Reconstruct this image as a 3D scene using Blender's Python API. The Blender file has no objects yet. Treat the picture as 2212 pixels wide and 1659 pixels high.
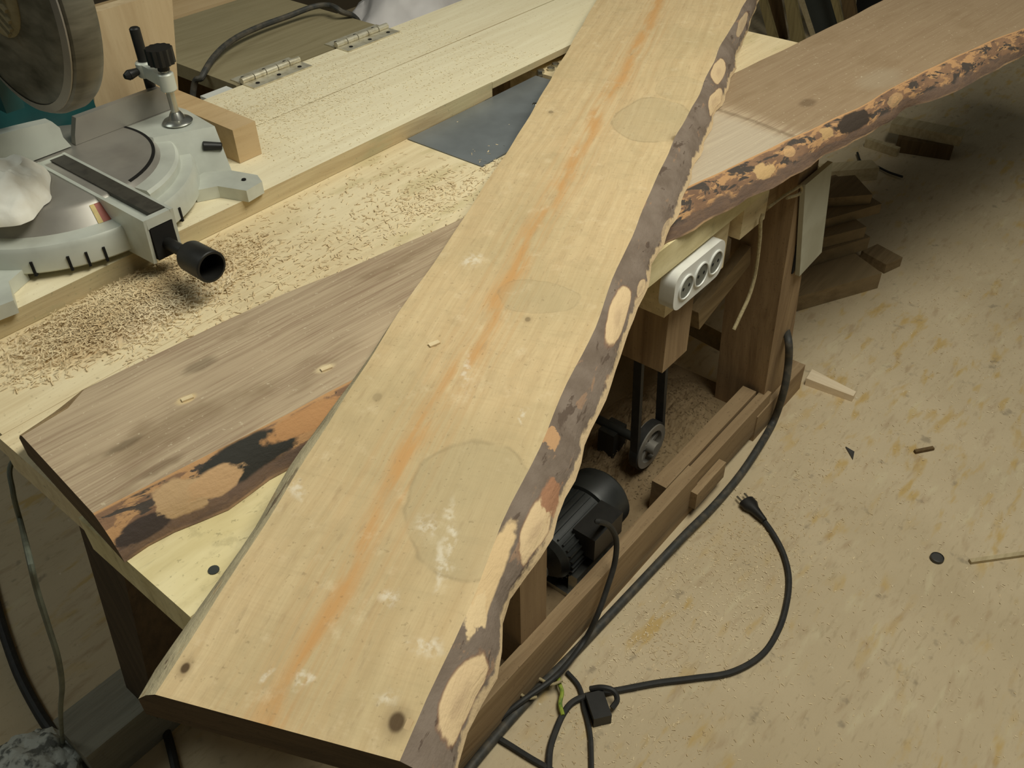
import bpy, bmesh, math, random
from mathutils import Vector, Matrix, noise
random.seed(7)
C = bpy.context.scene.collection
PI = math.pi
BT = 0.75                      # height of the bench top
CAMH = 1.45
# ------------------------------------------------------------------ camera
RW = Matrix(((0.63576, 0.50530, -0.58346), (-0.77170, 0.39886, -0.49546), (-0.01764, 0.76534, 0.64339)))
F_PX = 1950.26
# exact orthonormal frame from the vanishing points of the bench
def _frame():
    P = (1106.0, 829.5)
    cu = Vector((3231 - P[0], -(-859 - P[1]), -F_PX)).normalized()
    cv = Vector((-1931 - P[0], -(-740 - P[1]), -F_PX)).normalized()
    cv = (cv - cu * cu.dot(cv)).normalized()
    cz = cu.cross(cv)
    return Matrix((cu, cv, cz))
RW = _frame()
cam_d = bpy.data.cameras.new('camera'); cam = bpy.data.objects.new('camera', cam_d); C.objects.link(cam)
cam_d.sensor_width = 36; cam_d.lens = F_PX / 2212 * 36; cam_d.clip_start = 0.02
cam.matrix_world = Matrix.Translation((0, 0, CAMH)) @ RW.to_4x4()
bpy.context.scene.camera = cam
def ray(x, y): return RW @ Vector((x - 1106.0, -(y - 829.5), -F_PX)).normalized()
def onz(x, y, z):
    d = ray(x, y); return Vector((0, 0, CAMH)) + d * ((z - CAMH) / d.z)
def ony(x, y, Y):
    d = ray(x, y); return Vector((0, 0, CAMH)) + d * (Y / d.y)
def onx(x, y, X):
    d = ray(x, y); return Vector((0, 0, CAMH)) + d * (X / d.x)

# ------------------------------------------------------------------ materials
SAT = .80
def srgb(c):
    l = .3*c[0] + .59*c[1] + .11*c[2]; c = tuple(min(255, max(0, l + (v-l)*SAT)) for v in c)
    return tuple(((v / 255) / 12.92 if v / 255 <= .04045 else ((v / 255 + .055) / 1.055) ** 2.4) for v in c) + (1,)
class NT:
    def __init__(s, name):
        s.m = bpy.data.materials.new(name); s.m.use_nodes = True
        s.t = s.m.node_tree; s.n = s.t.nodes; s.n.clear()
        s.out = s.n.new('ShaderNodeOutputMaterial'); s.b = s.n.new('ShaderNodeBsdfPrincipled')
        s.t.links.new(s.b.outputs[0], s.out.inputs[0])
        s.tc = s.n.new('ShaderNodeTexCoord')
    def L(s, a, b): s.t.links.new(a, b)
    def setin(s, node, i, v):
        if hasattr(v, 'is_linked') or hasattr(v, 'links'): s.L(v, node.inputs[i])
        else: node.inputs[i].default_value = v
    def mapping(s, vec, loc=(0,0,0), rot=(0,0,0), sc=(1,1,1), kind='POINT'):
        n = s.n.new('ShaderNodeMapping'); n.vector_type = kind; s.L(vec, n.inputs[0])
        n.inputs[1].default_value = loc; n.inputs[2].default_value = rot; n.inputs[3].default_value = sc
        return n.outputs[0]
    def noise(s, vec, scale, detail=4, rough=.55, dist=0):
        n = s.n.new('ShaderNodeTexNoise'); s.L(vec, n.inputs['Vector'])
        n.inputs['Scale'].default_value = scale; n.inputs['Detail'].default_value = detail
        n.inputs['Roughness'].default_value = rough; n.inputs['Distortion'].default_value = dist
        return n.outputs['Fac']
    def ncol(s, vec, scale, detail=3):
        n = s.n.new('ShaderNodeTexNoise'); s.L(vec, n.inputs['Vector'])
        n.inputs['Scale'].default_value = scale; n.inputs['Detail'].default_value = detail
        return n.outputs['Color']
    def voro(s, vec, scale, feat='F1', rnd=1):
        n = s.n.new('ShaderNodeTexVoronoi'); n.feature = feat; s.L(vec, n.inputs['Vector'])
        n.inputs['Scale'].default_value = scale; n.inputs['Randomness'].default_value = rnd
        return n
    def ramp(s, fac, stops):
        n = s.n.new('ShaderNodeValToRGB'); s.L(fac, n.inputs[0]); cr = n.color_ramp
        while len(cr.elements) > 1: cr.elements.remove(cr.elements[-1])
        cr.elements[0].position = stops[0][0]; cr.elements[0].color = stops[0][1]
        for p, c in stops[1:]:
            e = cr.elements.new(p); e.color = c
        return n.outputs[0]
    def step(s, fac, a, b):
        n = s.n.new('ShaderNodeMapRange'); n.interpolation_type = 'SMOOTHSTEP'; s.L(fac, n.inputs[0])
        n.inputs[1].default_value = a; n.inputs[2].default_value = b; n.inputs[3].default_value = 0; n.inputs[4].default_value = 1
        return n.outputs[0]
    def math(s, op, a, b=0.0, c=0.0):
        n = s.n.new('ShaderNodeMath'); n.operation = op
        s.setin(n, 0, a); s.setin(n, 1, b); s.setin(n, 2, c); return n.outputs[0]
    def vadd(s, a, b, k):
        n = s.n.new('ShaderNodeVectorMath'); n.operation = 'MULTIPLY_ADD'
        s.L(b, n.inputs[0]); n.inputs[1].default_value = (k, k, k); s.L(a, n.inputs[2]); return n.outputs[0]
    def length(s, v):
        n = s.n.new('ShaderNodeVectorMath'); n.operation = 'LENGTH'; s.L(v, n.inputs[0]); return n.outputs['Value']
    def mix(s, fac, a, b, mode='MIX'):
        n = s.n.new('ShaderNodeMix'); n.data_type = 'RGBA'; n.blend_type = mode
        s.setin(n, 0, fac); s.setin(n, 6, a); s.setin(n, 7, b); return n.outputs[2]
    def sep(s, v):
        n = s.n.new('ShaderNodeSeparateXYZ'); s.L(v, n.inputs[0]); return n.outputs
    def ell(s, vec, cx, cy, rx, ry, rot=0, soft=.15):
        v = s.mapping(vec, (cx, cy, 0), (0, 0, rot), (rx, ry, 1e4), 'TEXTURE')
        l = s.length(v); return s.math('SUBTRACT', 1.0, s.step(l, 1 - soft, 1 + soft)), l
    def ring(s, l, w):
        a = s.math('SUBTRACT', l, 1.0); a = s.math('ABSOLUTE', a); return s.math('SUBTRACT', 1.0, s.step(a, 0, w))
    def done(s, col, rough=.75, bump=None, strength=.3, dist=.002, metal=0, spec=.3):
        s.setin(s.b, 'Base Color', col); s.setin(s.b, 'Roughness', rough); s.setin(s.b, 'Metallic', metal)
        s.b.inputs['Specular IOR Level'].default_value = spec
        if bump is not None:
            n = s.n.new('ShaderNodeBump'); n.inputs['Strength'].default_value = strength; n.inputs['Distance'].default_value = dist
            s.L(bump, n.inputs['Height']); s.L(n.outputs[0], s.b.inputs['Normal'])
        return s.m

def wood(name, a, b, c=None, rot=(0,0,0), stretch=(1.2, 26, 26), speck=.25, speckcol=(120,100,70), rough=.8, bump=.25, patch=None, fine=1.0):
    """long-grained timber: grain runs along local X after the rotation"""
    t = NT(name); v = t.mapping(t.tc.outputs['Object'], rot=rot)
    w = t.vadd(v, t.ncol(v, 2.5, 2), .05)
    g1 = t.noise(t.mapping(w, sc=stretch), 2.2, 6, .6)
    g2 = t.noise(t.mapping(w, sc=(stretch[0]*2.5, stretch[1]*5, stretch[2]*5)), 2.0, 3, .6)
    big = t.noise(v, 3.0, 3)
    col = t.ramp(g1, [(.25, srgb(b)), (.62, srgb(a))])
    col = t.mix(t.math('MULTIPLY', t.step(g2, .48, .75), .35*fine), col, srgb(b))
    if c: col = t.mix(t.math('MULTIPLY', t.step(big, .45, .68), .7), col, srgb(c))
    if patch: col = t.mix(t.math('MULTIPLY', t.step(t.noise(t.mapping(v, sc=(1, 3, 3)), 7, 4), .56, .7), .7), col, srgb(patch))
    sp = t.step(t.noise(v, 160, 2), .62, .75)
    col = t.mix(t.math('MULTIPLY', sp, speck), col, srgb(speckcol))
    return t.done(col, rough, g2, bump, .0015)
def scuffed(name, base, marks):
    t = NT(name); v = t.tc.outputs['Object']; w = t.vadd(v, t.ncol(v, 2.5, 2), .05)
    g1 = t.noise(t.mapping(w, sc=(3, 14, 14)), 2.2, 6, .6)
    col = t.ramp(g1, [(.25, srgb(base[1])), (.62, srgb(base[0]))])
    big = t.noise(v, 5, 4); col = t.mix(t.math('MULTIPLY', t.step(big, .45, .66), .6), col, srgb(base[2]))
    st = t.noise(t.mapping(v, rot=(0, 0, .5), sc=(8, 60, 8)), 1.5, 4, .6)
    col = t.mix(t.math('MULTIPLY', t.math('MULTIPLY', t.step(st, .56, .68), t.step(t.noise(v, 9, 3), .42, .6)), .55), col, srgb(marks))
    gr = t.noise(v, 34, 5, .65); col = t.mix(t.math('MULTIPLY', t.step(gr, .56, .72), .35), col, srgb(marks))
    sp = t.noise(v, 150, 2); col = t.mix(t.math('MULTIPLY', t.step(sp, .64, .74), .4), col, srgb((120,108,70)))
    return t.done(col, .82, g1, .2, .0015, spec=.2)
def plain(name, col, rough=.5, metal=0, col2=None, sc=30, bump=.0, spec=.4, th=(.4, .7)):
    t = NT(name); v = t.tc.outputs['Object']
    n = t.noise(v, sc, 4)
    c = t.mix(t.step(n, *th), srgb(col), srgb(col2 or tuple(int(k*.82) for k in col)))
    return t.done(c, rough, t.noise(v, sc*4, 3) if bump else None, bump, .002, metal, spec)

M = {}
M['bench'] = wood('pale_pine', (236,214,163), (212,184,132), (240,222,176), patch=(208,188,132), speck=.45, speckcol=(140,122,85))
M['bench_rough'] = scuffed('worn_yellow_pine', ((242,225,168), (206,184,120), (228,208,142)), (160,146,98))
M['raised'] = wood('dusty_pine', (242,228,186), (228,210,166), (236,220,174), speck=.4, speckcol=(176,150,102), fine=.5)
M['raised_edge'] = wood('darker_board_edge', (208,186,136), (178,150,104), (190,182,130), speck=.4, speckcol=(110,120,90), patch=(176,166,120))  # front faces of the raised boards, coloured darker than their tops
M['shelf'] = wood('dusty_shelf_board', (150,124,86), (118,94,60), (140,116,78), stretch=(5,6,6), speck=.7, speckcol=(80,60,38), bump=.5)
M['frame'] = wood('dirty_brown_timber', (168,138,96), (128,98,62), (150,122,84), speck=.4, speckcol=(80,60,38))
M['frame_v'] = wood('dirty_brown_timber_upright', (166,134,92), (122,92,58), (150,120,82), rot=(0, PI/2, 0), speck=.4, speckcol=(80,60,38))
M['dark_leg'] = wood('shade_darkened_leg', (84,66,44), (56,42,28), None, rot=(0, PI/2, 0), speck=.3, speckcol=(40,30,20))  # leg timber coloured darker to stand for the shade under the bench
M['end'] = wood('weathered_end_board', (170,155,110), (110,98,66), (150,120,80), rot=(0,0,PI/2), stretch=(3,12,12), speck=.6, speckcol=(70,62,40))
M['grey_beam'] = wood('grey_dusty_beam', (150,145,125), (118,112,94), None, speck=.3)
M['fresh'] = wood('fresh_cut_pine', (200,166,114), (182,146,94), (206,174,124), speck=.15)
M['fresh_v'] = wood('fresh_cut_pine_upright', (200,174,130), (176,146,102), (190,160,114), rot=(0, PI/2, 0), stretch=(1, 12, 12), speck=.1)
M['flap'] = wood('olive_stained_panel', (150,136,98), (132,118,80), (156,140,100), speck=.15)
M['offcut'] = wood('dull_offcut_timber', (150,124,82), (112,88,54), (140,118,80), speck=.3)
M['offcut2'] = wood('pale_offcut_timber', (196,176,130), (164,142,98), None, speck=.2)
M['wedge'] = wood('clean_white_pine', (238,216,178), (222,196,154), None, rot=(0,0,PI/2), speck=.1)
M['strip'] = wood('olive_lath', (150,132,80), (112,94,52), None, rot=(0,PI/2,0), speck=.2)
M['strip_b'] = wood('brown_lath', (112,86,48), (84,62,34), None, rot=(0,PI/2,0), speck=.2)
M['chips'] = wood('wood_shaving', (232,208,158), (202,168,112), (240,222,182), stretch=(8,8,8), speck=0)
M['dust'] = wood('sawdust', (214,188,136), (184,154,102), (226,204,158), stretch=(6,6,6), speck=.9, speckcol=(140,112,70), bump=.6)
M['floor_dust'] = wood('floor_sawdust', (196,172,128), (160,136,96), (180,154,110), stretch=(6,6,6), speck=.9, speckcol=(110,86,52), bump=.6)
M['slate'] = plain('slate_grey_sheet', (64,68,62), .6, 0, (52,56,52), 6)
M['grey_panel'] = plain('grey_painted_board', (186,184,160), .6, 0, (172,168,142), 12)
M['cast'] = plain('grey_cast_aluminium', (204,208,194), .40, .2, (188,191,177), 14, spec=.5)
M['cast_worn'] = plain('worn_bare_aluminium', (158,152,140), .40, .35, (140,134,124), 10, spec=.5)
M['steel'] = plain('steel', (190,190,180), .25, .9, (165,165,155), 20)
M['galv'] = plain('galvanised_hinge', (222,214,186), .4, .5, (196,184,150), 60)
M['zinc'] = plain('saw_table_steel', (146,153,156), .42, .45, (126,132,134), 9, th=(.3,.75))
M['black'] = plain('black_plastic', (34,33,30), .45, 0, (26,25,23), 40)
M['rubber'] = plain('black_rubber', (42,42,40), .6, 0, (52,50,46), 60)
M['hose'] = plain('dusty_black_hose', (58,58,54), .6, 0, (88,80,66), 50)
M['slot'] = plain('dark_slot', (20,18,14), .9, 0)
M['motor'] = plain('dark_enamel', (46,48,46), .45, 0, (34,36,34), 20, spec=.5)
M['insert'] = plain('dark_brown_insert', (66,62,52), .6, 0, (54,50,42), 60)
M['white'] = plain('white_plastic', (226,226,218), .35, 0, (214,214,204), 20, spec=.5)
M['white_dim'] = plain('grey_socket_well', (120,122,112), .5)
M['teal'] = plain('teal_enamel', (22,84,84), .4, 0, (18,70,72), 12, spec=.5)
M['red'] = plain('red_label', (172,72,48), .5); M['yellow'] = plain('yellow_label', (212,182,92), .5)
M['twine'] = plain('beige_twine', (176,158,112), .9, 0, (150,132,90), 200)
M['greenwire'] = plain('green_yellow_wire', (150,170,40), .5, 0, (80,120,40), 90)
M['greycable'] = plain('grey_green_cable', (104,110,92), .6)
M['cloth'] = plain('white_cotton_cloth', (250,246,230), .95, 0, (238,228,204), 14, bump=.4)
M['sack'] = plain('translucent_white_sack', (206,200,196), .5, 0, (184,178,176), 5, bump=.2)
M['fuzzy'] = plain('mottled_grey_plastic', (190,192,180), .7, 0, (104,106,98), 40, bump=.6, th=(.48,.6))
M['wall'] = plain('dark_plaster', (92,80,60), .9, 0, (72,62,46), 3)
M['cap'] = plain('dark_grey_cap', (66,64,60), .5)
def glassy():
    t = NT('smoked_guard_plastic'); v = t.tc.outputs['Object']
    n = t.noise(t.mapping(v, sc=(1, 2, 6)), 9, 5)
    col = t.ramp(n, [(.3, srgb((70,68,52))), (.7, srgb((124,118,100)))])
    return t.done(col, .35, None, spec=.5)
M['guard'] = glassy()

def floor_mat():
    t = NT('dusty_strand_board'); v = t.tc.outputs['Object']
    w = t.vadd(v, t.ncol(v, 6, 2), .03)
    base = t.ramp(t.noise(v, 4, 5), [(.3, srgb((192,170,130))), (.7, srgb((208,186,146)))])
    f1 = t.noise(t.mapping(w, rot=(0, 0, -.82), sc=(8, 26, 1)), 1.2, 3, .55)
    f2 = t.noise(t.mapping(w, (5, 2, 0), rot=(0, 0, -.55), sc=(9, 30, 1)), 1.2, 3, .55)
    f3 = t.noise(t.mapping(w, (1, 7, 0), rot=(0, 0, -1.0), sc=(8, 30, 1)), 1.1, 3, .55)
    patch = t.step(t.noise(v, 5, 4), .38, .6)
    col = t.mix(t.math('MULTIPLY', t.math('MULTIPLY', t.step(f1, .53, .68), patch), .8), base, srgb((198,160,82)))
    col = t.mix(t.math('MULTIPLY', t.step(f2, .57, .75), .4), col, srgb((160,124,84)))
    col = t.mix(t.math('MULTIPLY', t.step(f3, .57, .75), .4), col, srgb((218,204,160)))
    dirt = t.step(t.noise(t.mapping(v, (9, 4, 0)), 26, 3), .63, .76)
    col = t.mix(t.math('MULTIPLY', dirt, .55), col, srgb((132,118,96)))
    sp = t.noise(v, 120, 3)
    col = t.mix(t.math('MULTIPLY', t.step(sp, .62, .76), .3), col, srgb((140,116,78)))
    col = t.mix(t.math('MULTIPLY', t.step(t.noise(t.mapping(v, (3, 1, 0)), 60, 2), .72, .80), .6), col, srgb((232,220,190)))
    fib = t.noise(t.mapping(w, rot=(0,0,.5), sc=(30, 130, 30)), 1, 3)
    col = t.mix(t.math('MULTIPLY', t.step(fib, .55, .75), .25), col, srgb((140,116,78)))
    wb = t.vadd(v, t.ncol(v, 18, 4), .09)
    for (x, y, r, k) in ((1600,1185,.05,.5), (1650,1205,.035,.5), (1545,1262,.04,.45), (1400,1235,.03,.35), (1470,1290,.05,.25), (1840,620,.08,.5), (1500,1110,.05,.3), (1290,1560,.05,.35)):
        p = onz(x, y, 0); e, l = t.ell(wb, p.x+.045, p.y+.045, r*1.3, r, .3, .7)
        fibn = t.step(t.noise(v, 70, 4, .7), .38, .6)
        col = t.mix(t.math('MULTIPLY', t.math('MULTIPLY', e, fibn), k*1.3), col, srgb((124,94,60)))
    return t.done(col, .9, sp, .35, .002, spec=.15)
M['floor'] = floor_mat()

# ------------------------------------------------------------------ mesh helpers
class MB:
    def __init__(s): s.bm = bmesh.new(); s.uv = None; s.mi = 0
    def face(s, vs, mi=None):
        try: f = s.bm.faces.new(vs)
        except ValueError: return None
        f.material_index = s.mi if mi is None else mi
        return f
    def hexa(s, p):          # 8 points: bottom 4 ccw, top 4
        v = [s.bm.verts.new(q) for q in p]
        for i in ((3,2,1,0), (4,5,6,7), (0,1,5,4), (1,2,6,5), (2,3,7,6), (3,0,4,7)): s.face([v[k] for k in i])
        return s
    def box(s, x0, x1, y0, y1, z0, z1):
        return s.hexa([(x0,y0,z0),(x1,y0,z0),(x1,y1,z0),(x0,y1,z0),(x0,y0,z1),(x1,y0,z1),(x1,y1,z1),(x0,y1,z1)])
    def obox(s, c, X, Y, Z, sx, sy, sz):     # oriented box
        c, X, Y, Z = Vector(c), Vector(X).normalized()*sx/2, Vector(Y).normalized()*sy/2, Vector(Z).normalized()*sz/2
        return s.hexa([c-X-Y-Z, c+X-Y-Z, c+X+Y-Z, c-X+Y-Z, c-X-Y+Z, c+X-Y+Z, c+X+Y+Z, c-X+Y+Z])
    def prism(s, pts, z0, z1, taper=None):   # polygon in XY, z0..z1
        b = [s.bm.verts.new((p[0], p[1], z0)) for p in pts]
        q = taper or pts
        t = [s.bm.verts.new((p[0], p[1], z1)) for p in q]
        n = len(pts); s.face(b[::-1]); s.face(t)
        for i in range(n): s.face([b[i], b[(i+1)%n], t[(i+1)%n], t[i]])
        return s
    def extr(s, pts, d):                     # planar 3-D polygon extruded along d
        d = Vector(d); a = [s.bm.verts.new(p) for p in pts]; b = [s.bm.verts.new(Vector(p)+d) for p in pts]
        n = len(pts); s.face(a[::-1]); s.face(b)
        for i in range(n): s.face([a[i], a[(i+1)%n], b[(i+1)%n], b[i]])
        return s
    def lathe(s, prof, o, axis, seg=32, a0=0, a1=2*PI):    # prof: (radius, distance along axis)
        o, ax = Vector(o), Vector(axis).normalized()
        u = ax.orthogonal().normalized()
        if abs(ax.z) > .9: u = Vector((1, 0, 0))
        w = ax.cross(u); full = a1 - a0 > 2*PI - 1e-4; n = seg if full else seg + 1
        rings = []
        for r, h in prof:
            if r < 1e-6: rings.append([s.bm.verts.new(o + ax*h)] * n); continue
            rings.append([s.bm.verts.new(o + ax*h + (u*math.cos(a0+(a1-a0)*k/seg) + w*math.sin(a0+(a1-a0)*k/seg))*r) for k in range(n)])
        for i in range(len(rings)-1):
            for k in range(seg):
                k2 = (k+1) % n; q = [rings[i][k], rings[i][k2], rings[i+1][k2], rings[i+1][k]]
                q2 = []
                for v in q:
                    if v not in q2: q2.append(v)
                if len(q2) > 2: s.face(q2)
        if not full:
            for k in (0, n-1):
                q = []
                for r_ in rings:
                    if r_[k] not in q: q.append(r_[k])
                if len(q) > 2: s.face(q)
        return s
    def cyl(s, p, q, r, seg=24, r2=None, bev=0):
        p, q = Vector(p), Vector(q); h = (q-p).length; r2 = r if r2 is None else r2
        prof = [(0,0), (r-bev,0), (r,bev), (r2,h-bev), (r2-bev,h), (0,h)] if bev else [(0,0),(r,0),(r2,h),(0,h)]
        return s.lathe(prof, p, q-p, seg)
    def tube(s, pts, r, seg=10, sub=6, closed=False):
        P = spline(pts, sub); rr = r if callable(r) else (lambda t: r)
        N = len(P); t0 = (P[1]-P[0]).normalized(); u = t0.orthogonal().normalized(); rings = []
        for i, p in enumerate(P):
            t = (P[min(i+1, N-1)] - P[max(i-1, 0)]).normalized()
            u = (u - t*u.dot(t)).normalized(); w = t.cross(u); R = rr(i/(N-1))
            rings.append([s.bm.verts.new(p + (u*math.cos(2*PI*k/seg) + w*math.sin(2*PI*k/seg))*R) for k in range(seg)])
        for i in range(N-1):
            for k in range(seg): s.face([rings[i][k], rings[i][(k+1)%seg], rings[i+1][(k+1)%seg], rings[i+1][k]])
        s.face(rings[0][::-1]); s.face(rings[-1]); return s
    def flakes(s, n, posf, ln=(.005,.018), wd=(.001,.0028), flat=.5):
        for _ in range(n):
            p = Vector(posf()); a = random.uniform(0, PI); l = random.uniform(*ln)/2; w = random.uniform(*wd)/2
            tilt = random.gauss(0, flat); d = Vector((math.cos(a)*math.cos(tilt), math.sin(a)*math.cos(tilt), math.sin(tilt)))
            e = Vector((-math.sin(a), math.cos(a), random.gauss(0, .5))).normalized(); nn = d.cross(e)
            p.z += abs(d.z)*l + abs(e.z)*w + .0003
            c = random.uniform(-.3, .3)*l*min(1, flat*3); h = Vector((0, 0, .0007))
            A = [p-d*l-e*w, p-d*l+e*w, p+nn*c+e*w, p+nn*c-e*w, p+d*l+e*w, p+d*l-e*w]
            v = [s.bm.verts.new(q) for q in A]
            s.face([v[0], v[3], v[2], v[1]]); s.face([v[3], v[5], v[4], v[2]])
        return s
    def bevel(s, w, seg=2, ang=.5):
        es = [e for e in s.bm.edges if len(e.link_faces) == 2 and e.calc_face_angle(0) > ang]
        bmesh.ops.bevel(s.bm, geom=es, offset=w, segments=seg, affect='EDGES', profile=.6, clamp_overlap=True)
        return s
    def build(s, name, mats, parent=None, smooth=True, angle=.6):
        bmesh.ops.recalc_face_normals(s.bm, faces=s.bm.faces)
        if smooth:
            for f in s.bm.faces: f.smooth = True
            for e in s.bm.edges:
                if len(e.link_faces) == 2 and e.calc_face_angle(0) > angle: e.smooth = False
        off = Vector((0, 0, 0))
        if parent:
            p = parent
            while p: off += Vector(p.location); p = p.parent
        else:
            zs = [v.co.z for v in s.bm.verts]; n = len(zs)
            off = Vector((sum(v.co.x for v in s.bm.verts)/n, sum(v.co.y for v in s.bm.verts)/n, min(zs)))
        bmesh.ops.translate(s.bm, verts=s.bm.verts, vec=-off)
        me = bpy.data.meshes.new(name); s.bm.to_mesh(me); s.bm.free()
        for m in (mats if isinstance(mats, (list, tuple)) else [mats]): me.materials.append(m)
        o = bpy.data.objects.new(name, me); C.objects.link(o)
        if parent: o.parent = parent
        else: o.location = off
        return o
def spline(pts, sub):
    P = [Vector(p) for p in pts]
    if len(P) < 3 or sub < 2: return P
    Q = [2*P[0]-P[1]] + P + [2*P[-1]-P[-2]]; out = []
    for i in range(1, len(Q)-2):
        a, b, c, d = Q[i-1], Q[i], Q[i+1], Q[i+2]
        for k in range(sub):
            t = k/sub
            out.append(.5*((2*b) + (c-a)*t + (2*a-5*b+4*c-d)*t*t + (3*b-a-3*c+d)*t**3))
    out.append(P[-1]); return out
def tag(o, label=None, cat=None, group=None, kind=None):
    if label: o['label'] = label
    if cat: o['category'] = cat
    if group: o['group'] = group
    if kind: o['kind'] = kind
    return o
def thing(name, loc, label, cat, group=None):
    o = bpy.data.objects.new(name, None); C.objects.link(o); o.location = loc; o.empty_display_size = .05
    return tag(o, label, cat, group)
def lerp_poly(poly, s):
    if s <= poly[0][0]: a, b = poly[0], poly[1]
    elif s >= poly[-1][0]: a, b = poly[-2], poly[-1]
    else:
        for a, b in zip(poly, poly[1:]):
            if a[0] <= s <= b[0]: break
    return a[1] + (b[1]-a[1])*(s-a[0])/(b[0]-a[0])

# ------------------------------------------------------------------ the room
def quad(name, pts, mat, label, cat):
    m = MB(); m.face([m.bm.verts.new(p) for p in pts]); o = m.build(name, mat, smooth=False)
    return tag(o, label, cat, kind='structure')
m = MB(); m.box(-2.2, 5.2, -2.6, 3.6, -.1, 0); tag(m.build('floor', M['floor'], smooth=False), 'dusty tan strand board workshop floor strewn with sawdust', 'floor', kind='structure')
m = MB(); m.box(-2.2, 5.2, 3.6, 3.7, 0, 2.8); tag(m.build('wall_back', M['wall'], smooth=False), 'dark dirty wall behind the bench', 'wall', kind='structure')
m = MB(); m.box(5.2, 5.3, -2.6, 3.6, 0, 2.8); tag(m.build('wall_far', M['wall'], smooth=False), 'dark wall beyond the leaning laths', 'wall', kind='structure')

# ------------------------------------------------------------------ the workbench
X0, X1, YF = .19, 1.90, .56
RB = BT + .03                                  # top of the raised boards
bench = thing('workbench', (1.0, 1.0, 0), 'long home-made pale pine workbench carrying saw, slab and plank', 'workbench')
m = MB(); m.box(X0, X1, YF, .755, BT-.05, BT); m.bevel(.003); m.build('front_board', M['bench_rough'], bench)
m = MB(); m.box(X0+.008, X1, .757, .94, BT-.05, BT); m.bevel(.002); m.build('middle_board', M['bench'], bench)
m = MB(); m.box(X0+.013, 1.042, .941, 1.20, BT-.05, BT); m.box(1.042, 1.257, 1.119, 1.20, BT-.05, BT); m.build('rear_board', M['bench'], bench)
m = MB(); m.box(1.43, X1, .941, 1.20, BT-.05, BT); m.build('short_board', M['bench'], bench)
m = MB(); m.box(X0, X1, 1.36, 1.49, BT-.05, BT); m.build('back_board', M['bench'], bench)
for (a, b, nm) in ((1.119, 1.322, 'raised_board'), (1.324, 1.495, 'raised_board')):
    m = MB()
    if a < 1.2:
        m.box(X0-.02, 1.279, a, b, BT+.001, RB); m.box(1.2795, 2.0, a-.001, b, RB-.013, RB-.0003)
    else: m.box(X0-.02, 2.0, a, b, BT+.001, RB)
    m.bevel(.003)
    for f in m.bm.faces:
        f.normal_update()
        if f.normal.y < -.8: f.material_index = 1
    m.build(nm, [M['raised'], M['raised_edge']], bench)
# steel saw plate let into the top
pl = MB(); pl.box(1.043, 1.412, .942, 1.117, BT-.006, BT+.0015); pl.bevel(.001, 1); pl = pl.build('saw_plate', M['zinc'], bench); tag(pl, 'dark grey steel plate let into the bench top')
m = MB()
m.cyl((1.30, 1.03, BT), (1.30, 1.03, BT+.0025), .006, 14, bev=.0008)
m.build('plate_screw', M['steel'], pl)
for (px, py) in ((1168, 163), (1190, 157), (1200, 148)):
    p = onz(px, py, BT-.005); m = MB(); m.cyl(p, p+Vector((0, 0, .012)), .008, 6, bev=.001); m.build('table_bolt', M['steel'], bench)
m = MB(); p = onz(462, 1232, BT); m.cyl(p, p+Vector((0,0,.0012)), .0055, 16); m.build('nail_head', M['slate'], bench)
# end and front aprons
m = MB(); m.box(X0+.20, X0+.23, YF+.03, 1.40, BT-.125, BT-.05); m.bevel(.002); m.build('end_apron', M['end'], bench)
m = MB(); m.box(1.06, 1.25, .575, .66, BT-.16, BT-.05); m.bevel(.002); m.build('socket_block', M['bench'], bench)
m = MB(); m.box(1.27, 1.36, .562, .64, BT-.11, BT-.05); m.bevel(.002); m.build('spacer_block', M['bench'], bench)
m = MB(); m.box(1.075, 1.155, .575, .665, BT-.285, BT-.16); m.bevel(.003); m.build('hanging_post', M['frame_v'], bench)
m = MB(); m.box(1.36, 1.62, .60, .64, BT-.15, BT-.05); m.build('front_rail', M['frame'], bench)
# legs
def leg(px0, px1, y0, y1, ztop, zbot, dx=0):
    m = MB(); m.hexa([(px0+dx, y0, zbot), (px1+dx, y0, zbot), (px1+dx, y1, zbot), (px0+dx, y1, zbot), (px0, y0, ztop), (px1, y0, ztop), (px1, y1, ztop), (px0, y1, ztop)])
    m.bevel(.003); return m.build('leg', M['frame_v'], bench)
leg(.685, .755, .575, .67, BT-.05, .0)
A, B, Cc, Dd = (ony(px, py, .562) for px, py in ((1718,433),(1756,433),(1693,850),(1651,850)))
def along(p, q, z): return p + (q-p)*((z-p.z)/(q.z-p.z))
A2, B2, C2, D2 = along(A, Dd, BT-.05), along(B, Cc, BT-.05), along(B, Cc, .03), along(A, Dd, .03)
m = MB(); dy = Vector((0, .12, 0)); m.hexa([D2, C2, C2+dy, D2+dy, A2, B2, B2+dy, A2+dy]); m.bevel(.003); fl = m.build('leg', M['frame_v'], bench)
for (px, py, l) in ((1732, 476, .035), (1716, 560, .07)):
    m = MB(); p = ony(px, py, .5615); m.obox(p, (1,0,0), (0,1,0), (-.115,0,1), .008, .004, l); m.build('mortise', M['slot'], fl)
m = MB(); m.hexa([(.215,.955,.10),(.29,.955,.10),(.29,1.045,.10),(.215,1.045,.10),(.215,.755,BT-.05),(.29,.755,BT-.05),(.29,.845,BT-.05),(.215,.845,BT-.05)]); m.bevel(.003); m.build('leg', M['dark_leg'], bench)
leg(1.62, 1.69, 1.38, 1.47, BT-.05, 0)
leg(.62, .70, 1.38, 1.47, BT-.05, 0)
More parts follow.
